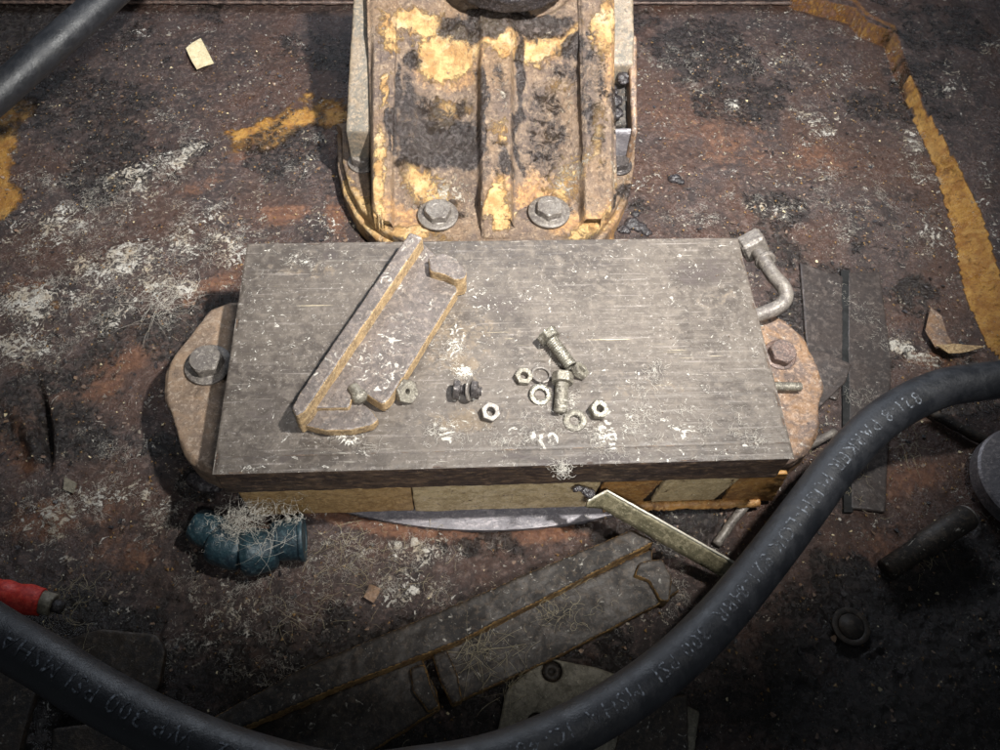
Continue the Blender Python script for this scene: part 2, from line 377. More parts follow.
M['disc'] = grimy('machined_grey', (.20, .185, .195), (.14, .13, .14), (.32, .29, .29), .4, .3, 1.5, .5, lint=.16, darkk=.35, stretch=(.5, 1, 1))
M['gasket'] = grimy('tan_grey_plate', (.20, .175, .13), (.13, .115, .085), (.27, .24, .18), .6, .1, 1.4, .5, darkk=.6)
M['teal'] = grimy('blue_painted_fitting', (.019, .046, .058), (.009, .022, .032), (.045, .080, .092), .36, .1, 1.2, .5, lint=.30, darkk=.5)
M['red'] = grimy('red_tape', (.62, .035, .02), (.42, .02, .015), (.70, .07, .04), .5, 0, 1.5, .3, darkk=.3)
M['paper'] = grimy('buff_card', (.66, .55, .33), (.55, .45, .27), (.74, .65, .44), .8, 0, .8, .3, darkk=.15)
M['leaf'] = grimy('dry_leaf', (.42, .22, .09), (.32, .15, .06), (.55, .33, .15), .7, 0, 1.2, .4, darkk=.3)
M['strip'] = grimy('greened_brass_strip', (.22, .19, .115), (.12, .105, .06), (.36, .31, .20), .45, .2, 1.2, .5, darkk=.8, dark=(.02, .03, .012))
M['stripedge'] = grimy('bright_cut_edge', (.62, .58, .48), (.5, .46, .36), (.75, .7, .6), .4, .3, 1, .2, darkk=.3)
M['wall'] = grimy('dark_wall_steel', (.045, .036, .036), (.028, .022, .022), (.09, .07, .065), .4, .1, .6, .6, lint=.14, darkk=.6)
M['wallp'] = grimy('smooth_dark_plate', (.060, .049, .045), (.034, .027, .025), (.105, .085, .075), .38, .15, .7, .35, lint=.10, darkk=.5)
M['black'] = grimy('slot_black', (.006, .006, .006), (.004, .004, .004), (.012, .012, .012), .8, 0)
def rubber():
    m = MT('black_hose_rubber'); n = m.noise(60, 7, .7, .5); n2 = m.noise(500, 4, .7)
    col = m.mix(m.step(n, .4, .65), (.010, .011, .014), (.019, .020, .024)); col = m.mix(m.step(m.noise(120, 8, .75, 1.5), .62, .72, 0, .22), col, (.08, .072, .065))
    col = m.mix(m.step(m.noise(420, 3, .6), .68, .74, 0, .45), col, (.12, .11, .10)); col = m.mix(m.step(m.noise(22, 8, .75, 1.2), .54, .68, 0, .25), col, (.06, .056, .05))
    m.bump(m.math('ADD', n2, m.math('MULTIPLY', n, 2.0)), .4, .0009); return m.out(col, m.mixf(m.step(n, .35, .65), .40, .56), 0, .6)
M['rubber'] = rubber()
def printink():
    m = MT('worn_hose_print'); n = m.noise(330, 5, .7)
    return m.out(m.mix(m.step(n, .36, .54), (.20, .22, .25), (.022, .023, .027)), .65)
M['print'] = printink()
def fibre(name, a, b):
    m = MT(name); m.out(m.mix(m.noise(60, 3, .6), a, b), .8); return m.m
M['fibre'] = fibre('pale_fibre', (.42, .38, .31), (.78, .74, .66))
M['fibred'] = fibre('straw_fibre', (.22, .17, .09), (.5, .44, .30))
M['glass'] = grimy('frosted_tab', (.24, .22, .23), (.17, .16, .17), (.36, .34, .34), .3, .2, 1.4, .3, lint=.3)

# ================================================================== SETTING: the floor
BEV_H = .020
inner = [at(*p, 0) for p in [(700, -60), (790, 2), (848, 13), (862, 28), (886, 40), (893, 64), (913, 120), (934, 170), (952, 230), (963, 290), (985, 345), (1040, 400), (1110, 470)]]
outer = [at(*p, BEV_H) for p in [(706, -60), (800, -5), (855, 9), (868, 24), (893, 33), (903, 62), (926, 108), (960, 168), (985, 224), (1003, 285), (1030, 350), (1100, 410), (1180, 480)]]
arc = []
_a, _b, _c = at(345, 514, .0), at(488, 533, .0), at(628, 513, .0)
def circ(a, b, c):
    ax, ay, bx, by, cx, cy = a[0], a[1], b[0], b[1], c[0], c[1]; d = 2 * (ax * (by - cy) + bx * (cy - ay) + cx * (ay - by))
    ux = ((ax**2 + ay**2) * (by - cy) + (bx**2 + by**2) * (cy - ay) + (cx**2 + cy**2) * (ay - by)) / d
    uy = ((ax**2 + ay**2) * (cx - bx) + (bx**2 + by**2) * (ax - cx) + (cx**2 + cy**2) * (bx - ax)) / d
    return ux, uy, math.hypot(ax - ux, ay - uy)
DX, DY, DR = circ(_a, _b, _c)

V, F, nx, ny = grid(-.86, .98, -.50, .80, .0024)
X, Y = V[:, 0], V[:, 1]
u, v = topx(V)
z = .0022 * (fbm(V, .12, 3, 3) - .5) * 2 + .0007 * (fbm(V, .012, 3, 4) - .5) * 2
do = segdist(X, Y, outer); di = segdist(X, Y, inner)
big = [(p.x, p.y) for p in inner] + [(1.4, -.2), (1.4, 1.2), (inner[0].x, 1.2)]
bigo = [(p.x, p.y) for p in outer] + [(1.4, -.2), (1.4, 1.2), (outer[0].x, 1.2)]
ins_i = inside(X, Y, big); ins_o = inside(X, Y, bigo)
t = np.where(ins_o, 1.0, np.where(ins_i, di / (di + do + 1e-9), 0.0))
z += BEV_H * t
bevel = np.where(ins_i & ~ins_o, 1.0, 0.0)
LINT = [(760, 60, 60, 20, 10, .55), (680, 60, 40, 20, 0, .5), (770, 210, 50, 16, 20, .6), (870, 200, 40, 30, 0, .55), (940, 100, 40, 30, 0, .6), (970, 190, 20, 30, 0, .6), (850, 310, 12, 30, 0, .5), (300, 170, 40, 14, -20, .5), (260, 80, 50, 14, -20, .35), (310, 140, 40, 8, -20, .5), (60, 180, 50, 16, 0, .6), (800, 430, 20, 12, 0, .6), (660, 600, 60, 30, 0, .5), (280, 680, 60, 20, 0, .5), (150, 175, 60, 20, -25, .95), (195, 148, 30, 12, -20, .95), (110, 205, 40, 14, -20, .8), (60, 235, 60, 22, 0, .62), (120, 262, 80, 34, -15, .9), (195, 240, 60, 28, -15, .95), (80, 215, 90, 30, -20, .75), (160, 285, 60, 24, -10, .85), (215, 220, 40, 20, 0, .7), (70, 300, 50, 20, 0, .8),
        (30, 310, 56, 44, 0, 1.1), (25, 350, 44, 24, 0, 1.1), (112, 318, 55, 12, -25, .75), (165, 308, 18, 22, -30, .8), (225, 252, 30, 16, -15, .8), (160, 122, 22, 8, 0, .6), (330, 205, 20, 30, 0, .35),
        (805, 115, 16, 10, 0, .8), (822, 132, 20, 8, 20, .85), (826, 172, 14, 12, 0, .75), (820, 200, 20, 9, 10, .75), (915, 150, 13, 26, -15, .9), (930, 178, 24, 8, 5, .7), (930, 235, 30, 28, 0, .75), (902, 72, 8, 18, 0, .7),
        (700, 90, 20, 6, 10, .6), (728, 108, 10, 5, 30, .7), (690, 215, 35, 12, 0, .7), (665, 170, 25, 12, 0, .45), (890, 345, 26, 12, 20, 1.2), (925, 362, 34, 8, 10, 1.2), (870, 322, 16, 8, 20, .8), (985, 60, 20, 12, 0, .65), (995, 140, 14, 20, 0, .6), (950, 45, 15, 10, 0, .55),
        (60, 510, 90, 35, -20, .75), (180, 520, 50, 30, 0, .7), (250, 590, 90, 40, 0, .6), (110, 450, 40, 14, 0, .5), (130, 490, 40, 30, 0, .55), (330, 560, 70, 30, 0, .72), (430, 548, 80, 20, 0, .8), (400, 590, 80, 30, 0, .6), (240, 620, 70, 35, -20, .5), (170, 650, 40, 20, -30, .55), (440, 600, 40, 25, 0, .45), (860, 400, 20, 12, 0, .8), (845, 235, 14, 12, 0, .7),
        (770, 530, 35, 16, 0, .35), (700, 560, 30, 14, 0, .5), (820, 635, 20, 8, 0, .45), (860, 480, 25, 15, 0, .45), (75, 555, 60, 22, 0, .45), (310, 35, 12, 14, 0, .35), (135, 40, 30, 12, 0, .35), (850, 30, 22, 7, 0, .6), (20, 200, 30, 20, 0, .45)]
RUST = [(240, 150, 50, 16, -20, .6), (340, 215, 14, 30, 0, .7), (130, 365, 62, 18, -15, .95), (215, 285, 60, 14, -35, .8), (100, 385, 40, 20, 0, .8), (18, 440, 26, 50, -20, 1), (15, 285, 40, 16, 0, .7), (285, 215, 40, 18, -10, .8), (200, 190, 40, 12, -25, .65), (730, 140, 70, 50, 20, .5), (680, 120, 45, 30, 0, .5),
        (820, 160, 45, 22, 0, .6), (920, 480, 55, 28, -20, .6), (885, 545, 50, 30, -40, .6), (940, 360, 60, 18, 0, .8), (905, 300, 25, 20, 0, .5), (70, 520, 90, 25, -10, .75), (120, 550, 60, 30, 0, .6), (60, 410, 25, 30, 0, .6), (0, 130, 40, 40, 0, .55), (290, 150, 60, 16, -20, .5), (250, 525, 60, 12, 5, .8), (620, 530, 40, 8, -8, .8), (560, 60, 60, 20, 0, .3)]
PAINT = [(262, 132, 44, 15, -20, 1.5), (300, 116, 48, 14, -18, 1.5), (330, 118, 24, 12, -10, 1.2), (0, 165, 20, 70, 5, 1.2), (22, 112, 30, 14, -40, 1.0), (50, 300, 10, 12, 0, .7), (35, 292, 8, 8, 0, .6)]
OIL_SHADE = [(320, 55, 90, 55, 0, .55), (60, 430, 110, 50, 15, .75), (150, 440, 60, 28, 10, .6), (43, 425, 9, 48, -8, 1), (880, 690, 260, 110, 0, .85), (960, 560, 90, 60, 0, .8), (800, 600, 110, 60, 0, .6), (400, 690, 420, 120, 0, .75), (560, 640, 160, 50, 0, .5), (120, 590, 200, 40, 0, .4), (120, 640, 160, 60, 0, .6), (330, 620, 120, 30, 0, .45), (700, 500, 60, 40, -40, .85), (770, 450, 60, 30, -40, .8),  # also painted shade: pedestal and hose shadows, black pit at top left
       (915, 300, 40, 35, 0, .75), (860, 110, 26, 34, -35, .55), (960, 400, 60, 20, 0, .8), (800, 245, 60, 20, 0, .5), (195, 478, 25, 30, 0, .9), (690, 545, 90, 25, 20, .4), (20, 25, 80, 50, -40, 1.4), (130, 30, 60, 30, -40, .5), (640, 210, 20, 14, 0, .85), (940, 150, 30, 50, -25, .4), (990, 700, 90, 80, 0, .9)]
lint = blobs(u, v, LINT, V, 5); rust = blobs(u, v, RUST, V, 6); paint = blobs(u, v, PAINT, V, 7); oil_shade = blobs(u, v, OIL_SHADE, V, 8)
oil_shade = np.maximum(oil_shade, .62 * ss(.50, .64, fbm(V, .11, 5, 133)) + .25 * ss(430, 600, v))  # mask also rises smoothly towards the front
lint = np.maximum(lint, (.16 + .46 * fbm(V, .06, 4, 31)) * (1 - .65 * oil_shade))
# rusty rim round the machined face
rim = np.abs(np.hypot(X - DX, Y - DY) - DR - .006); front = (Y < -.09)
rimm = np.where(front, 1 - ss(.003, .012, rim), 0) * ((u > 250) & (u < 650))
rust = np.maximum(rust, rimm * .95); z += .004 * rimm
z -= .004 * np.where((np.hypot(X - DX, Y - DY) < DR) & front, 1, 0)
# sunk slot on the left with a black floor in the mask
tr = blobs(u, v, [(42, 425, 9, 46, -8, 1), (10, 445, 18, 40, -20, .5)]); z -= .016 * tr
edge = (bevel > 0); paint = np.where(edge, .86 + .40 * (fbm(V, .03, 4, 41) - .5) + .15 * ss(150, 300, v), paint); nearline = (1 - ss(.002, .0065, np.minimum(do, di))) * (v < 110) * (u > 700); paint = np.maximum(paint, nearline * .5); rust = np.where(edge, .55, rust); rust = np.maximum(rust, nearline); lint = np.where(edge, .12, lint); oil_shade = np.where(edge, .25 * ss(200, 350, v), oil_shade)
z += np.where(ins_i, .0012 * (fbm(V, .016, 3, 77) - .5) * 2, 0)
z += .0032 * ss(.45, .9, lint) * fbm(V, .006, 3, 14)          # matted lint stands proud
crumb = ss(.60, .74, fbm(V, .010, 3, 51)); z += .0022 * crumb * (.35 + .65 * ss(430, 560, v))
z += .0022 * (fbm(V, .0065, 2, 15) - .5) * 2 * ss(480, 560, v)
V[:, 2] = z
me = np_mesh('floor', V, F); setmask(me, lint, rust, paint, oil_shade)
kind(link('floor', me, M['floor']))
print('floor', len(F))

# back wall of the tray: a low upright steel wall and its rusty weld bead
yb = at(480, 9, 0).y
bm = prism([(-.9, yb + .006), (.535, yb + .012), (.535, yb + .25), (-.9, yb + .25)], -.01, .030, .002)
ow = bm_link('back_wall', bm, M['wall'], None, False); kind(ow)
p = [Vector((x_, yb + .004 + .006 * (x_ + .9) / 1.4, .004)) for x_ in np.linspace(-.88, .53, 260)]
rr = [.0024 * (.6 + .8 * random.random()) for _ in p]
ob = bm_link('weld_bead', tubebm(p, rr, 8), M['rustbolt'], ow, True)
p = [Vector((x_, yb + .018 + .006 * (x_ + .9) / 1.4, .031)) for x_ in np.linspace(-.5, .50, 80)]
bm_link('rail_lip', tubebm(p, .0022, 8), M['disc'], ow, True)

# machined round face under the beam
pts = []
a0 = math.atan2(_a.y - DY, _a.x - DX); a1 = math.atan2(_c.y - DY, _c.x - DX)
for k in range(49):
    a = a0 + (a1 - a0) * k / 48; pts.append((DX + (DR - .001) * math.cos(a), DY + (DR - .001) * math.sin(a)))
pts += [(pts[-1][0], -.02), (pts[0][0], -.02)]
o = bm_link('machined_face', prism(pts, -.004, .0045, .0006), M['disc'], None, False)
kind(o)

# ================================================================== the steel block
blk = thing('steel_block', (0, 0, BOT), 'thick milled steel block with grooved top carrying the bracket and loose bolts', 'steel block')
hw, hd = .225, .113
V, F, nx, ny = grid(-hw, hw, -hd, hd, .0011)
V[:, 2] = TOP
u, v = topx(V)
_ed = np.minimum.reduce([hw - np.abs(V[:, 0]), hd - np.abs(V[:, 1])]); V[:, 2] -= np.where(_ed < .0032, .0022 * ss(.52, .8, vnoise(V, .009, 91)) * (1 - _ed / .0032), 0)
PL = [(340, 270, 70, 6, 3, .35), (300, 262, 26, 8, 0, .55), (440, 280, 26, 12, 20, .75), (520, 262, 22, 8, 0, .4), (600, 265, 30, 6, 0, .35), (450, 345, 14, 30, 10, .62), (440, 430, 22, 20, 0, .72), (540, 432, 34, 13, -10, .88), (600, 435, 32, 20, 40, .72), (640, 420, 26, 30, 20, .6), (690, 430, 50, 22, 0, .5), (655, 372, 10, 14, 0, .7), (720, 360, 22, 18, 0, .35), (350, 440, 30, 12, 20, .8), (500, 445, 24, 10, 0, .6), (565, 400, 24, 16, 0, .55), (760, 440, 22, 12, 0, .6), (560, 468, 12, 7, 0, .7), (460, 372, 12, 12, 0, .75), (615, 250, 80, 6, 0, .3), (735, 285, 18, 10, 0, .4), (290, 300, 26, 14, 0, .35), (255, 430, 20, 12, 0, .3)]
lint = blobs(u, v, PL, V, 21); lint = np.maximum(lint, .10 + .42 * fbm(V, .05, 3, 22))
rust = blobs(u, v, [(460, 330, 60, 40, 0, .5), (470, 420, 60, 16, 0, .8), (450, 370, 40, 24, 0, .6), (650, 390, 70, 20, 0, .35), (300, 270, 60, 10, 0, .5), (720, 300, 30, 20, 0, .3)], V, 23)
scr = blobs(u, v, [(640, 385, 50, 14, 0, 1), (600, 345, 40, 14, 0, 1), (700, 340, 60, 30, 0, .6), (480, 340, 60, 20, 0, .6), (300, 300, 60, 30, 0, .5)])
oil_shade = blobs(u, v, [(700, 270, 60, 20, 0, .5), (500, 300, 80, 14, 0, .45), (270, 400, 40, 40, 0, .5), (620, 330, 60, 14, 10, .4), (600, 460, 200, 8, 0, .6), (300, 455, 90, 8, 0, .5), (420, 410, 60, 14, 0, .5), (330, 262, 16, 10, 20, .6), (380, 270, 40, 10, -60, .25), (640, 415, 120, 14, 0, .3), (250, 350, 30, 80, 0, .25)], V, 24)  # slanting blob left of the bracket paints its soft shadow
V[:, 2] += .0004 * (fbm(V, .03, 3, 25) - .5) - .0002 * ss(.5, .65, vnoise(V * np.array([.12, 1, 1]), .0035, 26)) + .0016 * ss(.5, .85, lint) * fbm(V, .005, 3, 27)
V[:, 2] -= .0011 * (np.abs(Y_ := V[:, 1] + .0985) < .0009)          # scribed line near the front edge
ring = (V[:, 0] <= -hw + 1e-6) | (V[:, 0] >= hw - 1e-6) | (V[:, 1] <= -hd + 1e-6) | (V[:, 1] >= hd - 1e-6)
V[ring, 2] = TOP - .0008
me = np_mesh('milled_top', V, F); setmask(me, lint, rust, scr, oil_shade); link('milled_top', me, M['plate'], blk)
bm = prism([(-hw, -hd), (hw - .004, -hd), (hw, -hd + .004), (hw, hd), (-hw, hd)], BOT, TOP - .0012, .0006)
o = bm_link('block_body', bm, M['plateside'], blk); crust(o, .0016, .0009, .008, 5)

# ================================================================== painted beam below the block
beam = thing('painted_beam', (0, -.05, 0), 'beam under the steel block with a worn cream and orange painted front', 'beam')
YF = -.104
x0, x1 = aty(244, 500, YF).x, aty(764, 500, YF).x
bm_link('beam_core', prism([(x0 + .004, YF + .0012), (x1 - .006, YF + .0012), (x1 - .006, .09), (x0 + .004, .09)], .009, BOT - .003, .001), M['dim'], beam)
def facing(pa, pb, mat, dy, zt, zb, lab, slant=0.0, n=1):
    xa, xb = aty(pa, 500, YF).x, aty(pb, 500, YF).x
    pts = [(xa, zb), (xb - slant, zb), (xb, zt)] + [(xa + slant * .4, zt)]
    bm = bmesh.new(); f = [bm.verts.new((x_, YF + .0015, z_)) for x_, z_ in pts]; g = [bm.verts.new((x_, YF - dy, z_)) for x_, z_ in pts]
    bm.faces.new(f); bm.faces.new(g[::-1])
    for i in range(4): bm.faces.new((f[i], f[(i + 1) % 4], g[(i + 1) % 4], g[i]))
    o = bm_link('painted_facing', bm, mat, beam); crust(o, .0013, .0009, .010, n, .0008, .04); o['label'] = lab; return o
facing(245, 413, M['ochre'], .0030, .066, .013, 'dull ochre facing at the left end', 0, 1)
facing(414, 592, M['cream'], .0042, .071, .014, 'pale cream facing in the middle', 0, 2)
facing(593, 652, M['orange'], .0026, .070, .013, 'orange facing with a slanting end', .010, 3)
facing(650, 722, M['cream'], .0036, .069, .018, 'cream facing between two orange ones', .010, 4)
facing(721, 764, M['orange'], .0028, .070, .010, 'orange facing at the right end', -.006, 5)
xa, xb = aty(600, 510, YF).x, aty(752, 506, YF).x
p = [Vector((xa + (xb - xa) * k / 60, YF - .004, .010 + .001 * random.random())) for k in range(61)]
o = bm_link('rust_ledge', tubebm(p, .0045, 8, True, .4), M['orange'], beam, True)

# ================================================================== end castings
def px(L, z): return [tuple(at(a, b, z)) for a, b in L]
def hexhead(parent, c, r, h, wr, tilt=(0, 0, 1), mat='boltg', rot=0.0, stem=.01):
    A = Matrix.Translation(Vector(c)) @ frame(tilt) @ Matrix.Rotation(rot, 4, 'Z')
    o = bm_link('washer', ringbm(r * .5, wr, .003, 36), M[mat], parent, True, A); 
    b = lathe([(r * .55, -stem), (r * .55, .003), (r * .93, .0031), (r, .0036, 1), (r, .003 + h * .86, 1), (r * .86, .003 + h), (r * .45, .003 + h), (r * .42, .003 + h * .96), (0, .003 + h * .96)], 48)
    o = bm_link('bolt_head', b, M[mat], parent, False, A)
def boltthing(name, c, r, h, wr, label, cat='bolt', tilt=(0, 0, 1), mat='boltg', rot=0.0, group=None, stem=.01):
    t = thing(name, c, label, cat, group); hexhead(t, c, r, h, wr, tilt, mat, rot, stem); return t

LZ = .070
pl = px([(262, 298), (228, 301), (207, 308), (196, 328), (180, 352), (165, 366), (162, 385), (163, 404), (175, 413), (176, 430), (180, 450), (192, 464), (212, 473), (262, 474)], LZ)
lt = tag(bm_link('end_casting', prism(pl, .034, LZ, .003, 3), M['casting'], None, True), 'brown end casting with a rounded lug sticking out left of the block', 'casting'); crust(lt, .0016, .0008, .010, 7, .0012, .04)
pl = px([(700, 300), (758, 303), (788, 320), (808, 340), (816, 370), (828, 387), (815, 402), (822, 428), (812, 450), (788, 464), (700, 462)], LZ)
rt = tag(bm_link('end_casting', prism(pl, .034, LZ, .003, 3), M['castr'], None, True), 'orange brown end casting with ragged edge at the right of the block', 'casting'); crust(rt, .0016, .0012, .008, 8, .0015, .03)
boltthing('mounting_bolt', at(209, 366, LZ), .0150, .0105, .0205, 'shiny hex bolt on a wide washer in the left end casting', rot=.2)
t = thing('mounting_bolt', at(778, 353, LZ), 'dark rusty hex bolt in the right end casting', 'bolt')
hexhead(t, at(779, 356, LZ), .0128, .0085, .0150, (.05, -.12, 1), 'rustbolt', .3)
def threaded(r, L, pitch=.0014, seg=24):
    prof = [(0, 0), (r * .7, 0)]; z_ = .0006
    while z_ < L - .001:
        prof += [(r * .78, z_), (r, z_ + pitch * .4), (r, z_ + pitch * .5), (r * .78, z_ + pitch * .9)]; z_ += pitch
    prof += [(r * .8, L), (0, L)]; return lathe(prof, seg)
a = at(760, 386, LZ + .008); b = at(801, 387, LZ + .007)
tag(bm_link('stud', threaded(.0042, (b - a).length), M['zincd'], None, True, Matrix.Translation(a) @ frame(b - a)), 'greenish threaded stud lying on the right casting', 'stud')
# thin tab and small plates at the right
pl = px([(803, 352), (822, 350), (852, 364), (846, 382), (815, 412), (808, 404), (812, 392)], .060)
o = tag(bm_link('metal_tab', prism(pl, .0575, .060, .0006), M['wallp'], None, False), 'thin grey tab jutting right from the right end casting', 'tab'); crust(o, .001, .0004, .006, 9)
# elbow with square nut
el = thing('elbow_pipe', at(770, 290, .08), 'bent grey pipe with a square nut behind the right end of the block', 'pipe')
path = spline([at(750, 240, .072), at(762, 258, .088), at(773, 275, .094), at(784, 288, .095), at(785, 300, .092), at(774, 309, .089), at(748, 318, .083)], 8)
o = bm_link('bent_tube', tubebm(path, .0068, 20), M['boltg'], el, True); crust(o, .001, .0004, .005, 10)
A = Matrix.Translation(at(753, 246, .082)) @ frame(at(778, 279, .094) - at(752, 244, .078)) @ Matrix.Rotation(.5, 4, 'Z')
o = bm_link('square_nut', prism([(-.0120, -.0120), (.0120, -.0120), (.0120, .0120), (-.0120, .0120)], -.009, .009, .0022, 2), M['boltg'], el, False, A); crust(o, .0011, .0005, .005, 11)
bm_link('collar', ringbm(.0055, .0098, .005, 30), M['boltg'], el, True, Matrix.Translation(at(764, 259, .087)) @ frame(at(778, 279, .094) - at(758, 250, .084)))

# ================================================================== the yellow pedestal casting
ped = thing('cast_pedestal', at(490, 150, 0), 'grease caked yellow cast iron pedestal with three ribs behind the block', 'pedestal')
FZ = .035
fl = px([(343, 128), (342, 158), (348, 184), (360, 207), (379, 227), (404, 240), (440, 249), (530, 250), (572, 244), (598, 230), (615, 208), (626, 184), (630, 160), (630, 122)], FZ)
back = [(fl[-1][0] + .01, .36), (fl[0][0] - .01, .36)]
def mk_flange(grow, z0, z1, name, mat, seed):
    cx, cy = at(488, 150, FZ).x, .27
    q = [((x_ - cx) * (1 + grow) + cx, (y_ - cy) * (1 + grow) + cy) for x_, y_, *_ in fl] + back
    o = bm_link(name, prism(q, z0, z1, .002, 2), mat, ped, True); return crust(o, .0019, .0008, .008, seed, .001, .04)
def masks_from(o, L, seed, dz=0):
    me = o.data; n = len(me.vertices); co = np.empty(n * 3, np.float32); me.vertices.foreach_get('co', co); co = co.reshape(-1, 3).astype(float)
    u, v = topx(co); setmask(me, *[blobs(u, v, l, co, seed + i) + c for i, (l, c) in enumerate(L)])
CL = [(455, 175, 30, 20, 20, .8), (430, 190, 40, 12, 20, .55), (565, 165, 22, 28, 20, .85), (500, 100, 9, 30, 0, .45), (560, 195, 40, 22, 0, .5), (600, 205, 30, 14, 0, .45), (620, 170, 14, 20, 0, .6), (470, 205, 20, 14, 0, .4), (568, 88, 6, 26, 0, .7)]
CPt = [(450, 42, 42, 24, 0, 1), (415, 15, 40, 18, 0, .85), (500, 30, 22, 36, 0, .9), (498, 205, 15, 34, 0, .95), (498, 130, 9, 22, 0, .6), (382, 175, 10, 60, 0, .95), (383, 95, 9, 30, 0, .6), (390, 30, 18, 30, 0, .7), (430, 175, 40, 26, 30, .75), (450, 95, 34, 22, 0, .62), (375, 225, 34, 20, 35, .95), (410, 235, 50, 10, 10, .9), (545, 35, 55, 10, -14, .75), (602, 30, 12, 46, 0, .75), (560, 70, 34, 30, 0, .3), (612, 205, 12, 40, 25, .6), (585, 232, 40, 10, -15, .6), (350, 195, 14, 40, -10, .7), (595, 130, 12, 60, 0, .4), (620, 40, 16, 12, -30, .8), (612, 90, 4, 40, 0, .6), (634, 95, 3, 40, 0, .7), (565, 165, 26, 40, 10, .55), (450, 200, 20, 20, 0, .5), (545, 140, 30, 60, 0, .35)]
COil = [(440, 110, 40, 60, 0, .55), (500, 20, 90, 20, 0, 1.3), (545, 120, 34, 80, 0, .5), (590, 90, 24, 90, 0, .45), (480, 120, 8, 90, 0, .7), (410, 120, 14, 80, 0, .55), (520, 60, 8, 40, 0, 1), (470, 30, 30, 14, 0, .5), (575, 40, 20, 10, 0, .7), (448, 128, 42, 34, 20, .95), (430, 145, 36, 18, 0, .95), (470, 150, 20, 16, 0, .9), (457, 92, 14, 16, 0, .85), (500, 12, 80, 14, 0, 1), (530, 30, 18, 14, 0, .8), (520, 110, 7, 70, 0, .8), (397, 105, 8, 60, 0, .75), (415, 55, 18, 12, 0, .55), (550, 150, 18, 20, 0, .45), (600, 155, 10, 60, 0, .45), (440, 202, 40, 26, 0, .55), (548, 202, 40, 24, 0, .6), (500, 90, 14, 40, 0, .5), (498, 160, 16, 26, 0, .65), (620, 100, 14, 40, 0, .9), (585, 110, 8, 50, 0, .5), (570, 60, 20, 12, 0, .4), (625, 190, 12, 10, 0, .8), (560, 205, 24, 18, 0, .3)]
CR = [(545, 175, 40, 30, 0, .7), (610, 60, 14, 60, 0, .6), (400, 215, 60, 26, 20, .55), (590, 220, 60, 20, 0, .8), (455, 60, 60, 20, 0, .4), (520, 30, 60, 20, 0, .6), (500, 185, 16, 20, 0, .5)]
LS = [(CL, .10), (CR, .12), (CPt, .06), (COil, .08)]
o = mk_flange(.045, -.004, .022, 'lower_flange', M['cast'], 12); masks_from(o, LS, 60)
o = mk_flange(0, .020, FZ, 'flange', M['cast'], 13); masks_from(o, LS, 61)
# body as a dense relief: slope plane, scalloped recesses, ribs
xl, xr = ats(372, 120).x, ats(614, 120).x
ytop = ats(490, -60).y
V, F, nx, ny = grid(xl - .004, xr + .004, SB + .012, ytop, .0012)
pl = V.copy(); pl[:, 2] = SZ + SK * (V[:, 1] - SB); u, v = topx(pl)
wob = (fbm(V, .03, 3, 71) - .5) * 14
def band(a, b, s=3.0): return ss(a - s, a + s, u + wob * .15) * (1 - ss(b - s, b + s, u + wob * .15))
leftrib = band(372, 392) ; leftin = band(392, 410); mid = band(480, 512); right = band(583, 613)
ribs = np.clip(leftrib + mid + right, 0, 1)
slope = pl[:, 2]
sc1 = 168 + 20 * np.abs((u - 445) / 36) ** 2 + wob; sc2 = 175 + 16 * np.abs((u - 548) / 34) ** 2 + wob
wallv = np.where(u < 496, sc1, sc2)
rise = 1 - ss(-14, 16, v - wallv)                    # 1 above the scallop, 0 on the flange
tp = np.clip(np.where(u < 496, (u - 408) / 72, (u - 512) / 71), 0, 1)
pan = FZ + np.maximum(slope - .006 - .022 * np.sin(np.pi * tp) ** .7 * (.45 + .55 * ss(20, 90, v)) - FZ, 0) * rise - .001
pan += .008 * np.exp(-((v - 150) / 16) ** 2) * np.exp(-((u - 440) / 34) ** 2)   # shelf of grease
pan += .008 * rise * (1 - ss(28, 60, v))                                   # panels close towards the top
lowslope = np.maximum(slope + .004, FZ + .006)
z = pan * (1 - ribs) + lowslope * ribs - .004 * leftin * (1 - ribs)
ringr = np.hypot((u - 508) / 76, (v + 26) / 42); z = np.where(ringr < 1.0, z - .006 * (1 - ss(.8, 1.0, ringr)), z)
masksC = [blobs(u, v, l, V, 62 + i) + c for i, (l, c) in enumerate(LS)]
z += .0016 * (fbm(V, .012, 4, 72) - .5) * 2 + ss(.3, .8, masksC[3]) * .0085 * (fbm(V, .009, 4, 73) - .35) + .0016 * ss(.45, .8, masksC[0]) * fbm(V, .005, 3, 74) + .0010 * ss(.5, .7, masksC[2] + .8 * (fbm(V, .014, 4, 75) - .5))
edgev = (V[:, 0] <= V[:, 0].min() + 1e-6) | (V[:, 0] >= V[:, 0].max() - 1e-6) | (V[:, 1] >= V[:, 1].max() - 1e-6)
# slightly tapered sides
fo = [((x_ - 0) * 1.0, y_ + .0015) for x_, y_, *_ in fl] + [(.4, .5), (-.4, .5)]
out_ = ~inside(V[:, 0], V[:, 1], fo)
V[:, 2] = np.where(out_, .004, z); V[edgev, 2] = .01
me = np_mesh('body', V, F); setmask(me, *masksC); link('body', me, M['cast'], ped)
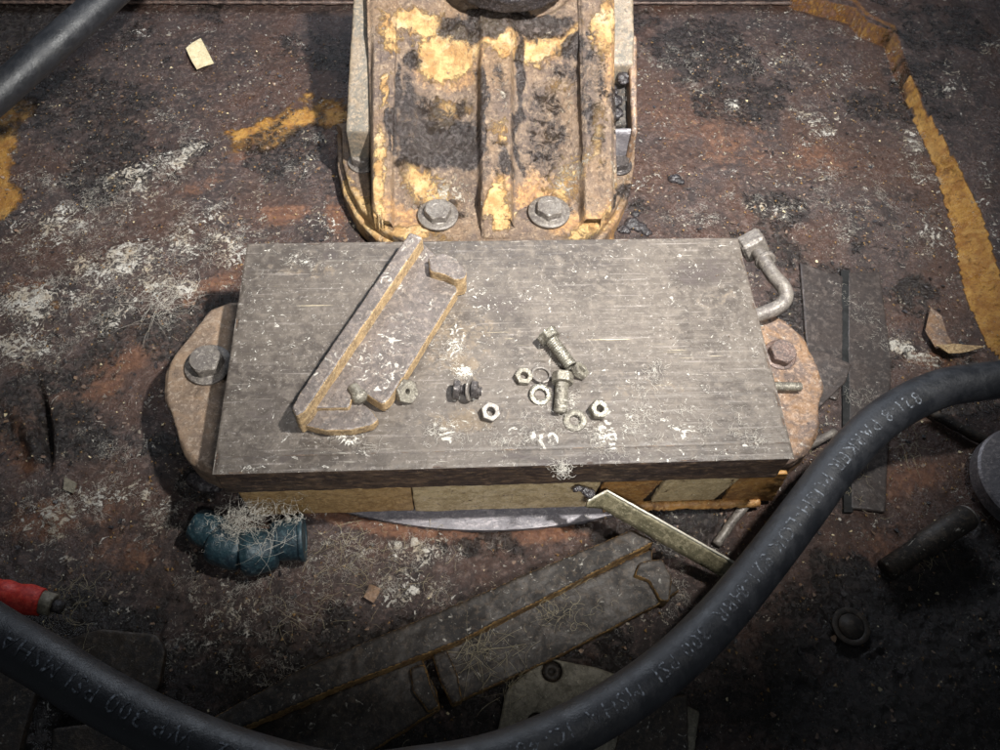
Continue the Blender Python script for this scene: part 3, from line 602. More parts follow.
# rib caps so each rib is a piece of its own
def rib(u0, u1, v0, v1, lift, seed, du=0.0):
    q = [ats(u0, v0, 0), ats(u1, v0, 0), ats(u1 + du, v1, 0), ats(u0 + du, v1, 0)]
    bm = bmesh.new(); hi = [bm.verts.new((p_.x, p_.y, p_.z + lift)) for p_ in q]; lo = [bm.verts.new((p_.x, p_.y, p_.z - .020)) for p_ in q]
    bm.faces.new(hi); bm.faces.new(lo[::-1])
    for i in range(4): bm.faces.new((lo[i], lo[(i + 1) % 4], hi[(i + 1) % 4], hi[i]))
    bmesh.ops.bevel(bm, geom=[e for e in bm.edges if all(w_ in hi for w_ in e.verts)], offset=.003, segments=3, affect='EDGES')
    o = bm_link('rib', bm, M['cast'], ped, True); crust(o, .0014, .0013, .008, seed, .0012, .03); masks_from(o, LS, 62)
rib(481, 511, 243, 0, .0040, 81); rib(373, 391, 217, -10, .0040, 82, 6); rib(584, 611, 212, -10, .0040, 83, -6)
# side lugs
def lug(L, dz, name, mat, seed, z0=.03, masks=True):
    q = [ats(a_, b_, dz) for a_, b_ in L]
    o = bm_link(name, prism([tuple(p_) for p_ in q], z0, None, .0015, 2), mat, ped, True); crust(o, .0017, .0006, .009, seed, .001, .03)
    if masks: masks_from(o, LS, 63)
    return o
lug([(354, -20), (382, -20), (378, 132), (345, 131)], -.012, 'side_lug', M['lugm'], 84, .03, False)
o = lug([(603, -20), (633, -20), (634, 34), (634, 64), (603, 66)], -.012, 'side_lug', M['lugm'], 85, .03, False)
lug([(628, 34), (637, 34), (638, 133), (632, 133)], -.014, 'lug_edge', M['castr'], 86, .03, False)
lug([(606, 60), (634, 60), (635, 126), (606, 126)], -.036, 'lug_pocket', M['dim'], 87, .03, False)
lug([(604, 127), (637, 127), (637, 133), (604, 133)], -.020, 'lug_edge', M['disc'], 88, .03, False)
for k in range(7):
    c = ats(616 + random.uniform(-7, 9), 55 + k * 9 + random.uniform(-4, 4), -.024)
    b = bmesh.new(); bmesh.ops.create_icosphere(b, subdivisions=3, radius=random.uniform(.005, .009)); 
    g = bm_link('grease_lump', b, M['grease'], ped, True, Matrix.Translation(c) @ Matrix.Diagonal((1, 1.2, .6, 1))); crust(g, .0012, .0025, .005, 90 + k)
# bore ring at the top, black and wet
c = ats(508, -46, -.004); N_ = Vector((0, -SK, 1)).normalized()
A = Matrix.Translation(c) @ frame((0, -.25, 1))
o = bm_link('bore_ring', ringbm(.052, .078, .022, 64, False, .003), M['grease'], ped, True, A); crust(o, .0018, .0016, .009, 99)
bm_link('bore_shaft', lathe([(.050, -.02), (.050, .026), (.046, .030), (0, .030)], 64), M['disc'], ped, True, A)
bm_link('unseen_housing', lathe([(.075, 0), (.078, .004), (.078, .10), (.074, .105), (0, .105)], 64), M['lugm'], ped, True, Matrix.Translation(ats(508, -46, 0) + Vector((0, .085, .0))))  # unseen upper part, added so the pedestal throws a longer shadow
# flange bolts
boltthing('flange_bolt', at(438, 216, FZ + .002), .0150, .009, .0215, 'hex bolt on the flange left of the middle rib', rot=.1, group='flange bolts on the pedestal')
boltthing('flange_bolt', at(549, 213, FZ + .002), .0150, .009, .0225, 'dusty hex bolt on the flange right of the middle rib', rot=.35, group='flange bolts on the pedestal')
boltthing('flange_bolt', at(363, 163, FZ), .0130, .010, .0165, 'wet looking bolt on the flange below the left lug', rot=.6, mat='boltg', group='flange bolts on the pedestal')
boltthing('flange_bolt', at(618, 166, FZ), .0125, .008, .0155, 'black greasy bolt on the flange below the right lug', rot=.2, mat='blackbolt', group='flange bolts on the pedestal')
# crumbs of black grease by the pedestal foot
def lumps(name, spots, label, cat, seed, z0=0.0):
    bm = bmesh.new()
    for (a_, b_, r_) in spots:
        c = at(a_, b_, z0); t0 = bmesh.ops.create_icosphere(bm, subdivisions=2, radius=r_, matrix=Matrix.Translation(c) @ Matrix.Diagonal((1.2, 1, .7, 1)))
    o = bm_link(name, bm, M['grease'], None, True); crust(o, .001, .0028, .005, seed)
    o['label'] = label; o['category'] = cat; return o
lumps('grease_clump', [(632, 224, .008), (641, 228, .007), (624, 230, .006), (636, 214, .005), (648, 233, .005)], 'wet black clump of grease at the right foot of the pedestal', 'grease', 3)
lumps('grease_clump', [(675, 179, .007), (680, 182, .004)], 'small dark lump alone on the floor right of the pedestal', 'grease', 4)
lumps('grease_clump', [(585, 491, .004), (579, 489, .0035), (590, 494, .003)], 'black grease blob where the brass strip meets the beam', 'grease', 6, .07)
lumps('grease_clump', [(205, 484, .009), (196, 479, .007), (214, 487, .006)], 'glistening dark clump under the left front corner of the block', 'grease', 7, .01)

# ================================================================== channel bracket on the block
def zb(L, ox, oy, s): return [(ox + a_ / s, oy + b_ / s) for a_, b_ in L]
br = thing('keeper_bracket', at(375, 330, TOP), 'purple grey keeper bracket with tan edges lying slanted on the block', 'bracket')
def slab(name, L, z0, z1, parent, mats, seed, amp=.0006, vox=.0010):
    q = [tuple(at(a_, b_, z1)) for a_, b_ in L]
    o = bm_link(name, prism(q, z0, z1, .0008, 2, True), mats, parent, True); crust(o, vox, amp, .006, seed, .0006, .03, True); return o
bmats = [M['bracket'], M['tan']]
Z3 = lambda L: zb(L, 280, 220, 3.41)
slab('web', Z3([(480, 70), (560, 150), (606, 238), (372, 612), (350, 628), (300, 598), (262, 570), (235, 640), (70, 640)]), TOP + .0015, TOP + .0150, br, bmats, 31)
slab('foot', Z3([(95, 640), (225, 560), (262, 610), (318, 655), (336, 678), (315, 698), (240, 716), (160, 718), (95, 704), (60, 684), (50, 662)]), TOP + .0008, TOP + .0105, br, bmats, 32)
slab('ridge', Z3([(442, 42), (488, 58), (400, 190), (85, 652), (55, 668), (38, 640), (60, 600)]), TOP + .0005, TOP + .0300, br, bmats, 33)
slab('hook', Z3([(505, 128), (555, 112), (600, 128), (638, 172), (634, 196), (600, 204), (560, 186), (512, 172)]), TOP + .0010, TOP + .0250, br, bmats, 34)

# ================================================================== loose bolts, nuts and washers
def washerthing(c, ri, ro, h, tilt, label, name='washer', hexo=False, mat='zinc', cat='washer', split=0.0, group='loose fasteners on the block', rot=0):
    A = Matrix.Translation(Vector(c)) @ frame(tilt) @ Matrix.Rotation(rot, 4, 'Z')
    o = bm_link(name, ringbm(ri, ro, h, 42, hexo, .0005, split), M[mat], None, not hexo)
    o.matrix_world = A; return tag(o, label, cat, group)
def loosebolt(a, b, r, hr, hh, L, mat, label, pitch=.0016):
    ax = (b - a).normalized(); t = thing('loose_bolt', a, label, 'bolt', 'loose fasteners on the block')
    A = Matrix.Translation(a) @ frame(ax)
    bm_link('head', lathe([(0, 0), (hr * .8, 0), (hr * .96, .0006), (hr, .0012, 1), (hr, hh - .0005, 1), (hr * .9, hh), (0, hh)], 48), M[mat], t, False, A)
    bm_link('shank', threaded(r, L, pitch), M[mat], t, True, A @ Matrix.Translation((0, 0, hh - .0005))); return t
loosebolt(at(546, 333, TOP + .0095), at(571, 366, TOP + .0062), .0058, .0098, .0078, .029, 'zinc', 'clean threaded hex bolt lying apart, topmost of the loose bolts', .0021)
loosebolt(at(563, 374, TOP + .0095), at(560, 414, TOP + .0060), .0056, .0092, .0085, .026, 'zincd', 'dust covered bolt lying amid the washers, head away from the camera', .0018)
t = loosebolt(at(453, 389, TOP + .0085), at(486, 392, TOP + .0070), .0042, .0082, .0055, .018, 'blackbolt', 'short blackened bolt with a washer on it, left of the other loose bolts')
c = at(469, 389, TOP + .0085); bm_link('washer', ringbm(.0045, .0098, .0018, 36), M['boltg'], t, True, Matrix.Translation(c) @ frame((.9, -.25, .25)))
bm_link('nut', ringbm(.0042, .0075, .005, 36, True), M['blackbolt'], t, False, Matrix.Translation(at(471.5, 389, TOP + .0083)) @ frame((.95, -.15, .05)))
washerthing(at(489, 413, TOP + .001), .0034, .0082, .0062, (.25, -.28, 1), 'grey nut nearest the blackened bolt', 'nut', True, 'boltg', 'nut')
washerthing(at(523, 378, TOP + .0005), .0031, .0080, .0055, (.15, -.10, 1), 'pale nut leftmost of the cluster of washers', 'nut', True, 'zincd', 'nut')
washerthing(at(541, 376, TOP + .0005), .0062, .0086, .0022, (.05, .12, 1), 'open spring washer between pale nut and dusty bolt', 'spring_washer', False, 'boltg', 'washer', .0014, rot=2.0)
washerthing(at(540, 395, TOP + .0008), .0046, .0092, .0020, (.12, -.22, 1), 'thin pale washer just left of the dusty bolt', 'washer', False, 'zinc')
washerthing(at(578, 373, TOP + .001), .0031, .0078, .0058, (.55, .2, .8), 'dusty nut beside the tip of the clean bolt', 'nut', True, 'zincd', 'nut')
washerthing(at(575, 421, TOP + .0005), .0042, .0094, .0022, (-.1, -.15, 1), 'pale washer nearest the front of the cluster', 'washer', False, 'zincd')
washerthing(at(597, 411, TOP + .002), .0030, .0082, .0066, (.25, -.18, 1), 'pale nut rightmost of the loose fasteners', 'nut', True, 'zinc', 'nut')
# two under the bracket
t = thing('cone_screw', at(357, 397, TOP + .009), 'pale cone pointed screw on the foot of the bracket', 'screw')
A = Matrix.Translation(at(352, 386, TOP + .016)) @ frame(at(364, 403, TOP + .013) - at(352, 386, TOP + .016))
bm_link('cone', lathe([(0, 0), (.0042, 0), (.0048, .001), (.0050, .007), (.0064, .0085), (.0066, .013), (.0030, .016), (0, .016)], 28), M['zincd'], t, True, A)
washerthing(at(404, 392, TOP + .004), .0022, .0105, .0060, (.62, -.35, .75), 'greenish hex nut leaning on the right edge of the bracket', 'nut', True, 'zincd', 'nut')

# ================================================================== brass strip
st = thing('brass_strip', at(660, 530, .02), 'bent greenish metal strip leaning from the beam down to the hose', 'metal strip')
top = [at(588, 501, .066), at(607, 491, .062), at(650, 515, .055), at(696, 541, .045), at(745, 569, .034)]
path = [top[k // 12].lerp(top[k // 12 + 1], (k % 12) / 12) for k in range(48)] + [top[-1]]; bm = bmesh.new(); prev = None; rows = []
for i, p in enumerate(path):
    k = i / (len(path) - 1); wv = Vector((-.004, -.010 - .002 * k, -.019 - .004 * math.sin(k * 3))) * (.30 + .50 * min(1, k * 4)); nrm = Vector((0.0004, -.0008, .0006))
    rows.append([bm.verts.new(p + wv * s_ / 4 + nrm * (1 if side_ else -1)) for side_ in (0, 1) for s_ in range(5)])
for a_, b_ in zip(rows[:-1], rows[1:]):
    for s_ in range(4):
        bm.faces.new((a_[s_], b_[s_], b_[s_ + 1], a_[s_ + 1])); bm.faces.new((a_[5 + s_], a_[6 + s_], b_[6 + s_], b_[5 + s_]))
    bm.faces.new((a_[0], a_[5], b_[5], b_[0])); bm.faces.new((a_[4], b_[4], b_[9], a_[9]))
for r_ in (rows[0], rows[-1]): bm.faces.new([r_[0], r_[1], r_[2], r_[3], r_[4], r_[9], r_[8], r_[7], r_[6], r_[5]])
bm_link('strip_face', bm, M['strip'], st, True)
bm_link('cut_edge', tubebm([p + Vector((0, 0, .0006)) for p in path], .0011, 6, True, .3), M['stripedge'], st, True)

# ================================================================== keeper bars in the foreground
dm = [M['dim'], M['dimedge']]
kb = thing('keeper_bar', at(450, 650, 0), 'long dark oily keeper bar with hooked plates lying across the front floor', 'keeper bar')
slab('ridge', [(632, 529), (655, 541), (560, 590), (460, 640), (330, 690), (225, 735), (205, 722), (300, 668), (430, 615), (530, 572)], .0, .030, kb, dm, 41, .0012, .0017)
slab('web', [(652, 548), (652, 560), (680, 590), (655, 606), (560, 655), (457, 702), (434, 655), (470, 632), (560, 592)], .0, .0135, kb, dm, 42, .0010, .0016)
slab('web', [(225, 738), (330, 694), (420, 656), (436, 690), (440, 708), (380, 745), (300, 790), (180, 790)], .0, .0125, kb, dm, 43, .0010, .0016)
slab('hook', [(640, 562), (662, 558), (672, 575), (670, 602), (660, 600), (650, 580), (634, 575)], .0, .020, kb, dm, 44, .0008, .0014)
slab('hook', [(432, 655), (446, 648), (458, 676), (462, 700), (452, 704), (440, 680)], .0, .0195, kb, dm, 45, .0008, .0014)
slab('hook', [(410, 668), (424, 664), (432, 690), (440, 706), (428, 712), (412, 690)], .0, .0185, kb, dm, 46, .0008, .0014)

gp = thing('corner_plate', at(560, 700, 0), 'grey green flat plate with two holes partly under the hose', 'plate')
q = px([(506, 690), (545, 657), (600, 668), (660, 690), (700, 712), (690, 790), (495, 790), (498, 730)], .007)
bm = prism(q, .0, .007, .0008)
o = bm_link('plate', bm, M['gasket'], gp, True)
for (a_, b_, r_) in ((552, 671, .0085), (537, 723, .008)):
    cb = bmesh.new(); bmesh.ops.create_cone(cb, cap_ends=True, segments=32, radius1=r_, radius2=r_, depth=.04, matrix=Matrix.Translation(at(a_, b_, .007)))
    c_ = bm_link('cutter', cb, M['gasket']); md = o.modifiers.new('b', 'BOOLEAN'); md.object = c_; md.operation = 'DIFFERENCE'; md.solver = 'EXACT'
    me2 = bpy.data.meshes.new_from_object(o.evaluated_get(bpy.context.evaluated_depsgraph_get())); o.modifiers.clear(); o.data = me2; bpy.data.objects.remove(c_)
    bm_link('sunk_screw', lathe([(r_ * .92, .0), (r_ * .92, .0015), (r_ * .6, .0028), (r_ * .3, .0028), (r_ * .28, .0012), (0, .0012)], 28), M['dim'], gp, True, Matrix.Translation(at(a_, b_, .007) * 1 - Vector((0, 0, .0055))))
crust(o, .0012, .0004, .006, 47)
q = px([(610, 690), (686, 690), (688, 800), (600, 800)], .004)
o = tag(bm_link('floor_patch', prism(px([(628, 705), (688, 693), (690, 800), (600, 800)], .0105), .006, .0105, .0008), M['dim'], None, False), 'dark square patch plate at the bottom edge right of the holed plate', 'plate'); crust(o, .0015, .0006, .008, 48)

# bottom left plates
q = px([(60, 640), (100, 628), (158, 634), (165, 650), (158, 690), (120, 710), (60, 680)], .020)
o = tag(bm_link('guard_plate', prism(q, .012, .020, .001), M['dim'], None, False), 'dark curved guard plate behind the hose at the lower left', 'plate'); crust(o, .0015, .0009, .008, 49)
q = px([(-60, 640), (2, 668), (36, 690), (20, 745), (10, 800), (-60, 800)], .045)
o = tag(bm_link('guard_plate', prism(q, .037, .045, .001), M['dim'], None, False), 'flat grey brown plate at the bottom left corner in front of the hose', 'plate'); crust(o, .0015, .0006, .010, 50)
q = px([(52, 728), (100, 722), (140, 745), (130, 800), (44, 800)], .022)
o = tag(bm_link('guard_plate', prism(q, .016, .022, .001), M['dim'], None, False), 'small dark plate under the hose at the bottom left', 'plate'); crust(o, .0015, .0006, .010, 51)

# cover strip and its neighbour with the black gap between
o = tag(bm_link('cover_strip', prism(px([(848, 272), (880, 272), (892, 360), (886, 512), (851, 508), (848, 360)], .0045), .001, .0045, .0006), M['wallp'], None, False), 'long narrow grey cover strip right of the black slot', 'cover strip'); crust(o, .0012, .0005, .008, 52)
o = tag(bm_link('cover_strip', prism(px([(800, 262), (843, 276), (843, 358), (838, 400), (810, 392)], .0045), .001, .0045, .0006), M['wallp'], None, False), 'short wide cover plate left of the black slot', 'cover strip'); crust(o, .0012, .0006, .008, 53)
b = prism(px([(841, 270), (850, 270), (853, 512), (844, 512)], .0042), -.01, .0042, .0)  # black strip painted in for the shade in the gap
o = tag(bm_link('slot_shade', b, M['black'], None, False), 'black strip standing for the shaded gap between two cover strips', 'shade strip')
# round bits on the right
o = tag(bm_link('grey_disc', lathe([(0, 0), (.050, 0), (.052, .002), (.052, .016), (.050, .018), (.030, .0175), (.029, .0165), (0, .0165)], 96), M['disc'], None, False), 'rough grey disc cut by the right edge of the picture', 'disc'); o.location = at(1026, 486, .012); o.rotation_euler = (0, 0, .3)
a = at(968, 516, .022); b = at(886, 570, .012)
pn = thing('pin', a, 'dark oily pin lying right of the hose, pale end up', 'pin')
o = bm_link('pin_shaft', lathe([(.010, 0), (.0115, .002), (.0115, (b - a).length * .55), (.0095, (b - a).length * .58), (.0095, (b - a).length), (0, (b - a).length)], 32), M['dim'], pn, True, Matrix.Translation(a) @ frame(b - a))
bm_link('pin_end', ringbm(.005, .0105, .002, 32), M['boltg'], pn, True, Matrix.Translation(a + (a - b).normalized() * .0015) @ frame(b - a))
t = thing('plug', at(850, 627, .002), 'round dark plug with a ring flush with the floor at lower right', 'plug')
bm_link('ring', ringbm(.011, .0160, .0028, 36), M['dim'], t, True, Matrix.Translation(at(850, 627, .002)))
bm_link('core', lathe([(.0105, 0), (.0105, .003), (0, .0035)], 30), M['dim'], t, True, Matrix.Translation(at(850, 627, .002)))
p = spline([at(905, 395, .006), at(945, 420, .008), at(1000, 448, .010)], 10)
tag(bm_link('thin_rod', tubebm(p, .005, 10, True, .2), M['dim'], None, True), 'thin dark rod crossing under the hose at far right', 'rod')
p = spline([at(716, 545, .004), at(740, 512, .006), at(790, 458, .010), at(835, 432, .012)], 10)
tag(bm_link('thin_rod', tubebm(p, .0042, 10, True, .25), M['boltg'], None, True), 'pale thin rod beside the hose, running down from the right casting', 'rod')

# ================================================================== blue fittings
bf = thing('blue_fitting', at(248, 545, 0), 'blue green pipe fitting with knobbly joints under the left of the beam', 'pipe fitting')
def seg(a, b, ra, rb, name, seed, cap=.004):
    L = (b - a).length
    o = bm_link(name, lathe([(0, -cap * .6), (ra * .55, -cap * .4), (ra * .9, .0), (ra, cap), (rb, L - cap), (rb * .9, L), (rb * .5, L + cap * .4), (0, L + cap * .5)], 32), M['teal'], bf, True, Matrix.Translation(a) @ frame(b - a)); crust(o, .0013, .0007, .007, seed)
seg(at(196, 524, .022), at(222, 537, .020), .0155, .0150, 'end_cap', 54, .006)
seg(at(214, 541, .022), at(244, 553, .020), .0185, .0170, 'elbow_joint', 55, .005)
seg(at(243, 553, .020), at(276, 549, .019), .0205, .0180, 'elbow_joint', 56, .006)
seg(at(272, 541, .019), at(303, 538, .018), .0165, .0185, 'socket', 57, .003)
bm_link('collar', ringbm(.013, .0203, .004, 36), M['teal'], bf, True, Matrix.Translation(at(300, 538, .018)) @ frame(at(303, 538, .018) - at(272, 541, .019)))

# ================================================================== red taped connector
rc = thing('cable_end', at(25, 603, .04), 'red taped cable end with tan core behind the hose at the left', 'cable end')
p0, p1, p2, p3 = at(-20, 588, .045), at(8, 596, .045), at(42, 602, .040), at(62, 608, .036)
o = bm_link('red_tape', tubebm(spline([p0, p1, p2], 10), [.0112 * (1 + .05 * math.sin(i * .9)) for i in range(21)], 24), M['red'], rc, True); crust(o, .0012, .0007, .006, 58)
o = bm_link('tan_core', tubebm([p2 - (p3 - p2) * .2, p3 - (p3 - p2) * .45], .0088, 20), M['gasket'], rc, True); crust(o, .0012, .0009, .005, 59)
o = bm_link('dark_tip', tubebm([p3 - (p3 - p2) * .5, p3 + (p3 - p2) * .05], .0050, 16), M['grease'], rc, True)
o = bm_link('tan_core', tubebm([at(0, 606, .035), at(12, 618, .03)], .008, 16), M['paper'], rc, True); crust(o, .0012, .0009, .005, 60)

# ================================================================== scraps
def sheet(L, zf, name, mat, label, cat, th=.0009, curl=0.004, seed=1):
    q = px(L, zf); bm = prism(q, zf - th, zf, 0); o = bm_link(name, bm, mat, None, False)
    b = bmesh.new(); b.from_mesh(o.data); bmesh.ops.triangulate(b, faces=[f for f in b.faces if len(f.verts) > 4]); bmesh.ops.subdivide_edges(b, edges=b.edges, cuts=6, use_grid_fill=True); b.to_mesh(o.data); b.free()
    n = len(o.data.vertices); co = np.empty(n * 3, np.float32); o.data.vertices.foreach_get('co', co); co = co.reshape(-1, 3).astype(float)
    flat = co.copy(); flat[:, 2] = 0; co[:, 2] += curl * fbm(flat, .02, 2, seed) ; o.data.vertices.foreach_set('co', co.astype(np.float32).ravel()); o.data.update()
    return tag(o, label, cat)
sheet([(186, 49), (201, 39), (214, 64), (197, 70), (192, 62)], .004, 'card_scrap', M['paper'], 'small cream scrap of card on the dark floor at top left', 'scrap', .001, .004, 3)
sheet([(929, 309), (940, 318), (950, 345), (935, 350), (924, 332)], .008, 'dry_leaf', M['castr'], 'upright tan dry leaf beside the yellow edge at right', 'leaf', .0008, .006, 4)
sheet([(933, 347), (952, 345), (984, 348), (966, 354), (948, 355)], .012, 'dry_leaf', M['tan'], 'narrow yellow leaf strip lying below the tan dry leaf', 'leaf', .0008, .006, 5)
sheet([(370, 585), (382, 590), (374, 604), (364, 598)], .004, 'dry_leaf', M['castr'], 'tiny reddish dry leaf on the floor left of the keeper bar', 'leaf', .0008, .008, 7)
sheet([(66, 478), (78, 484), (74, 494), (64, 490)], .004, 'card_scrap', M['gasket'], 'tiny pale scrap on the dark floor at lower left', 'scrap', .0008, .004, 8)

# ================================================================== hoses
def hose(pts, r, name, label, n=14):
    t = thing(name, pts[len(pts) // 2], label, 'hose'); path = spline(pts, n)
    bm_link('hose_tube', tubebm(path, r, 40, True), M['rubber'], t, True); return t, path
HP = [(1120, 352, .13), (1060, 366, .13), (1000, 379, .13), (940, 389, .13), (886, 417, .13), (843, 459, .13), (803, 512, .13), (765, 562, .13), (723, 613, .135), (675, 661, .14), (620, 702, .145), (560, 735, .15), (490, 762, .155), (420, 775, .16), (340, 782, .165), (250, 762, .17), (170, 732, .172), (100, 696, .174), (48, 664, .174), (0, 636, .174), (-80, 585, .17)]
HR = .0158
hz, hpath = hose([at(*p) for p in HP], HR, 'hydraulic_hose', 'thick black printed rubber hose looping across the front of the picture')
HP2 = [(-110, 172, .20), (-50, 132, .20), (-6, 98, .20), (30, 66, .205), (66, 34, .21), (102, 2, .215), (148, -40, .22), (200, -90, .22)]
h2, _ = hose([at(*p) for p in HP2], .0138, 'hydraulic_hose', 'plain black rubber hose crossing the top left corner')
# printing, wrapped round the hose
def hose_text(txt, px0, size, seed, lift=.0003):
    cu = bpy.data.curves.new('t', 'FONT'); cu.body = txt; cu.size = size; cu.extrude = 0; cu.resolution_u = 2; cu.space_character = 1.15
    o = bpy.data.objects.new('t', cu); COL.objects.link(o)
    me = bpy.data.meshes.new_from_object(o.evaluated_get(bpy.context.evaluated_depsgraph_get())); bpy.data.objects.remove(o)
    b = bmesh.new(); b.from_mesh(me); bmesh.ops.subdivide_edges(b, edges=[e for e in b.edges if e.calc_length() > .0025], cuts=2)
    cum = [0]
    for a_, c_ in zip(hpath[:-1], hpath[1:]): cum.append(cum[-1] + (c_ - a_).length)
    P0 = [topx(np.array([list(p)]))for p in hpath]; d = [(q[0][0] - px0[0]) ** 2 + (q[1][0] - px0[1]) ** 2 for q in P0]; s0 = cum[d.index(min(d))]
    for vtx in b.verts:
        s_ = s0 + vtx.co.x; tt = size * .35 - vtx.co.y
        i = max(0, min(len(cum) - 2, next((k for k in range(len(cum) - 1) if cum[k + 1] >= s_), len(cum) - 2)))
        f = (s_ - cum[i]) / (cum[i + 1] - cum[i]); p = hpath[i].lerp(hpath[i + 1], f); T = (hpath[min(i + 2, len(hpath) - 1)] - hpath[max(i - 1, 0)]).normalized()
        view = (Vector(CP) - p).normalized(); side = T.cross(view).normalized(); nrm = side.cross(T).normalized()
        Ls = -side                                          # tops of the letters point to the outside of the bend
        ang = tt / HR; vtx.co = p + (nrm * math.cos(ang) - Ls * math.sin(ang)) * (HR + lift)
    bmesh.ops.reverse_faces(b, faces=b.faces)
    me3 = bpy.data.meshes.new('hose_print'); b.to_mesh(me3); b.free(); link('hose_print', me3, M['print'], hz, False)
hose_text('821-8 PARKER PUSH-LOK 821-8', (905, 402), .0150, 1)
hose_text('HBR  300 PSI  MSHA  IC-40/14C', (735, 600), .0142, 2)
hose_text('1/2" WP 300 PSI MSHA IC-40', (258, 757), .0150, 3)

# ================================================================== fibres, crumbs (countless)
def fibres(name, spots, mat, rad, segs=9, curl=1.0):
    """spots: (centre world, spread x, spread y, count, length, lift)"""
    Vs, Fs = [], []; base = 0
    for (c, sx, sy, n, L, lift, straight) in spots:
        for _ in range(n):
            p = np.array([c[0] + RNG.normal(0, sx), c[1] + RNG.normal(0, sy), c[2] + abs(RNG.normal(0, lift)) + .0006])
            a = RNG.uniform(0, 2 * math.pi); el = RNG.normal(0, .25); l = L * RNG.uniform(.4, 1.4); da = RNG.normal(0, .5) * curl * (1 - straight)
            pts = [p]
            for k in range(segs):
                a += da + RNG.normal(0, .45) * curl * (1 - straight); el = el * .7 + RNG.normal(0, .22)
                p = p + l / segs * np.array([math.cos(a) * math.cos(el), math.sin(a) * math.cos(el), math.sin(el)])
                p[2] = max(p[2], c[2] + .0004); pts.append(p)
            pts = np.array(pts); r = rad * RNG.uniform(.6, 1.3)
            T = np.gradient(pts, axis=0); T /= np.linalg.norm(T, axis=1)[:, None] + 1e-9
            s = np.cross(T, [0, 0, 1]); s /= np.linalg.norm(s, axis=1)[:, None] + 1e-9; q = np.cross(s, T)
            tp = np.linspace(1, .5, segs + 1)[:, None] * r
            ring = np.stack([pts + s * tp, pts + (-.5 * s + .866 * q) * tp, pts + (-.5 * s - .866 * q) * tp], 1); Vs.append(ring.reshape(-1, 3))
            i = np.arange(segs)[:, None] * 3 + base; j = np.arange(3)[None, :]; jn = (j + 1) % 3
            Fs.append(np.stack([i + j, i + jn, i + 3 + jn, i + 3 + j], -1).reshape(-1, 4)); base += (segs + 1) * 3
    me = np_mesh(name, np.concatenate(Vs), np.concatenate(Fs)); o = link(name, me, mat); kind(o, 'stuff'); return o
def fl_spots(L, z, k, length, spread=.5):
    out = []
    for b in L:
        if b[5] < .5: continue
        n = int(k * b[5] * math.sqrt(b[2] * b[3])); sub = max(1, n // 14)
        for _ in range(sub):
            a_ = math.radians(b[4]); dx, dy = RNG.normal(0, b[2] * spread), RNG.normal(0, b[3] * spread)
            c = at(b[0] + dx * math.cos(a_) - dy * math.sin(a_), b[1] + dx * math.sin(a_) + dy * math.cos(a_), z)
            out.append(((c.x, c.y, c.z + .001), .004, .004, 14, length, .0012, 0.2))
    return out
fibres('floor_lint', fl_spots(LINT, .002, 9, .007), M['fibre'], .00008)
fibres('block_lint', fl_spots(PL, TOP + .0005, 7, .007), M['fibre'], .00008)
sp = [((at(a_, b_, z_).x, at(a_, b_, z_).y, z_), s_, s_, n_, L_, l_, st_) for a_, b_, z_, s_, n_, L_, l_, st_ in [
    (236, 526, .034, .009, 260, .009, .006, .1), (255, 516, .040, .009, 160, .010, .006, .1), (290, 520, .034, .007, 70, .009, .004, .1), (250, 515, .045, .008, 24, .022, .008, .5), (268, 548, .040, .006, 26, .024, .002, .8), (285, 500, .045, .006, 20, .020, .008, .7), (562, 470, TOP, .003, 60, .008, .002, .2), (160, 308, .002, .010, 30, .035, .002, .7), (170, 300, .002, .010, 30, .035, .002, .7)]]
fibres('fitting_lint', sp, M['fibre'], .00014)
sp = [((at(a_, b_, z_).x, at(a_, b_, z_).y, z_), s_, s_, n_, L_, l_, st_) for a_, b_, z_, s_, n_, L_, l_, st_ in [
    (478, 656, .016, .006, 46, .028, .004, .9), (500, 650, .016, .010, 20, .022, .004, .9), (560, 612, .020, .009, 46, .018, .005, .3), (345, 560, .002, .02, 40, .018, .003, .7), (420, 560, .002, .03, 60, .014, .003, .5), (330, 600, .002, .04, 40, .014, .003, .6), (295, 625, .003, .008, 16, .018, .003, .8), (85, 655, .021, .004, 10, .024, .003, .9), (930, 570, .003, .006, 12, .02, .003, .7), (905, 445, .004, .012, 26, .02, .004, .5), (508, 690, .01, .004, 16, .022, .004, .9), (75, 600, .004, .012, 60, .014, .004, .4), (845, 480, .004, .02, 30, .012, .002, .4), (350, 545, .003, .012, 26, .02, .004, .9), (600, 625, .016, .02, 12, .01, .002, .3)]]
fibres('straw_wisps', sp, M['fibred'], .00017, 8)
# crumbs of dirt all over the floor and on the castings
def crumbs(name, n, mat, area, z0, smin, smax, seed, zfun=None):
    rg = np.random.default_rng(seed); base = np.array([(1, 0, 0), (-.5, .87, 0), (-.5, -.87, 0), (0, 0, 1.2), (0, 0, -.8)], float); fc = [(0, 1, 3), (1, 2, 3), (2, 0, 3), (1, 0, 4), (2, 1, 4), (0, 2, 4)]
    Vs, Fs = [], []
    for k in range(n):
        x_, y_ = rg.uniform(area[0], area[1]), rg.uniform(area[2], area[3]); s_ = smin * (smax / smin) ** (rg.random() ** 2.2); a_ = rg.uniform(0, 6.28)
        b = base * rg.uniform(.5, 1.3, (5, 3)) * s_; c_, q_ = math.cos(a_), math.sin(a_); b = b @ np.array([[c_, q_, 0], [-q_, c_, 0], [0, 0, .6]]); Vs.append(b + [x_, y_, z0 + s_ * .25]); Fs += [tuple(i + 5 * k for i in f) for f in fc]
    me = np_mesh(name, np.concatenate(Vs), np.array(Fs)); return kind(link(name, me, mat, None, False), 'stuff')
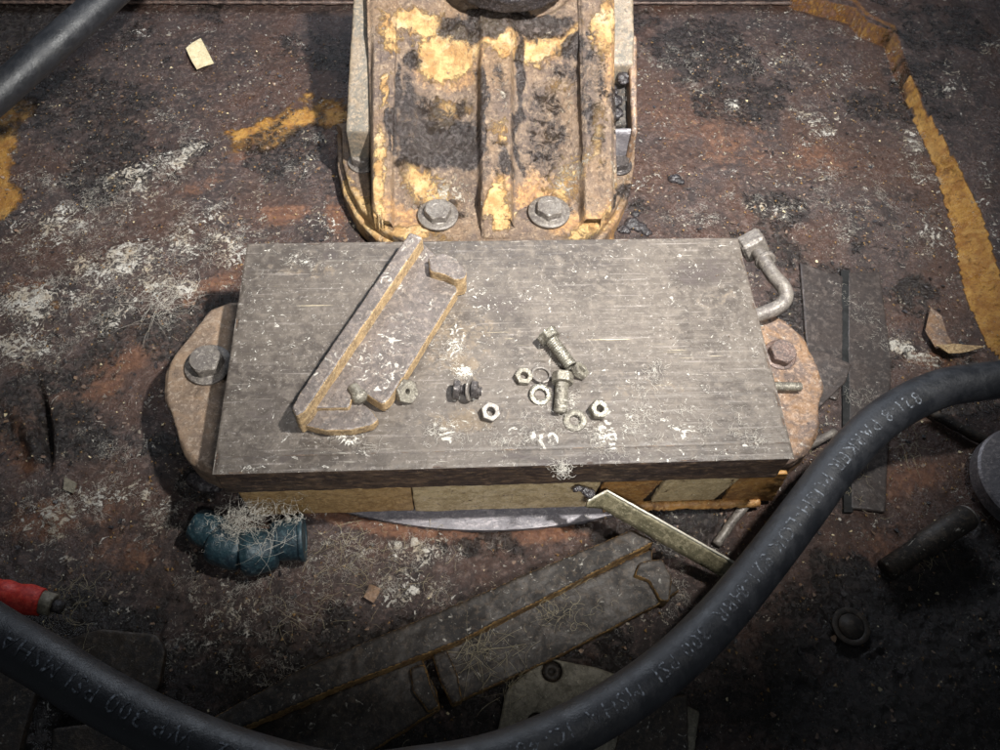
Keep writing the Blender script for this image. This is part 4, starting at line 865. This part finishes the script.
crumbs('dark_crumbs', 9000, M['dimedge'], (-.62, .56, -.34, .55), .0012, .0004, .0021, 1)
crumbs('glint_crumbs', 3000, M['stripedge'], (-.62, .56, -.34, .55), .0012, .0003, .0011, 2)  # pale grit doubling as painted wet sparkle
def flakes(name, n, mat, area, z0, smin, smax, seed):
    rg = np.random.default_rng(seed); Vs, Fs = [], []
    for k in range(n):
        x_, y_ = rg.uniform(area[0], area[1]), rg.uniform(area[2], area[3]); s_ = smin * (smax / smin) ** (rg.random() ** 1.8)
        a_ = np.sort(rg.uniform(0, 6.28, 6)); q = np.stack([np.cos(a_) * rg.uniform(.5, 1.2, 6) * s_, np.sin(a_) * rg.uniform(.5, 1.2, 6) * s_], 1); tl = rg.normal(0, .22, 2)
        zz = q @ tl + s_ * .18; t0 = np.concatenate([q, (z0 + zz + s_ * .12)[:, None]], 1); b0 = np.concatenate([q, (z0 + zz - s_ * .12)[:, None]], 1)
        Vs.append(np.concatenate([t0, b0]) + [x_, y_, 0]); o_ = 12 * k
        Fs += [(o_, o_ + i, o_ + i + 1) for i in range(1, 5)] + [(o_ + 6, o_ + 7 + i, o_ + 6 + i) for i in range(1, 5)]
        for i in range(6):
            j = (i + 1) % 6; Fs += [(o_ + 6 + i, o_ + 6 + j, o_ + j), (o_ + 6 + i, o_ + j, o_ + i)]
    me = np_mesh(name, np.concatenate(Vs), np.array(Fs)); return kind(link(name, me, mat, None, False), 'stuff')
flakes('rust_scale', 2600, M['castr'], (-.60, .56, -.34, .55), .0012, .0006, .0030, 7)
flakes('black_scale', 2200, M['grease'], (-.60, .56, -.34, .55), .0012, .0006, .0034, 8)
flakes('pale_chaff', 900, M['paper'], (-.60, .56, -.30, .55), .0014, .0004, .0020, 9)
crumbs('block_crumbs', 260, M['zincd'], (-.22, .22, -.11, .11), TOP, .0003, .0009, 3)
crumbs('block_crumbs', 200, M['plateside'], (-.22, .22, -.11, .11), TOP, .0003, .0010, 4)
print('tris', sum(len(o.data.polygons) for o in bpy.data.objects if o.type == 'MESH'))
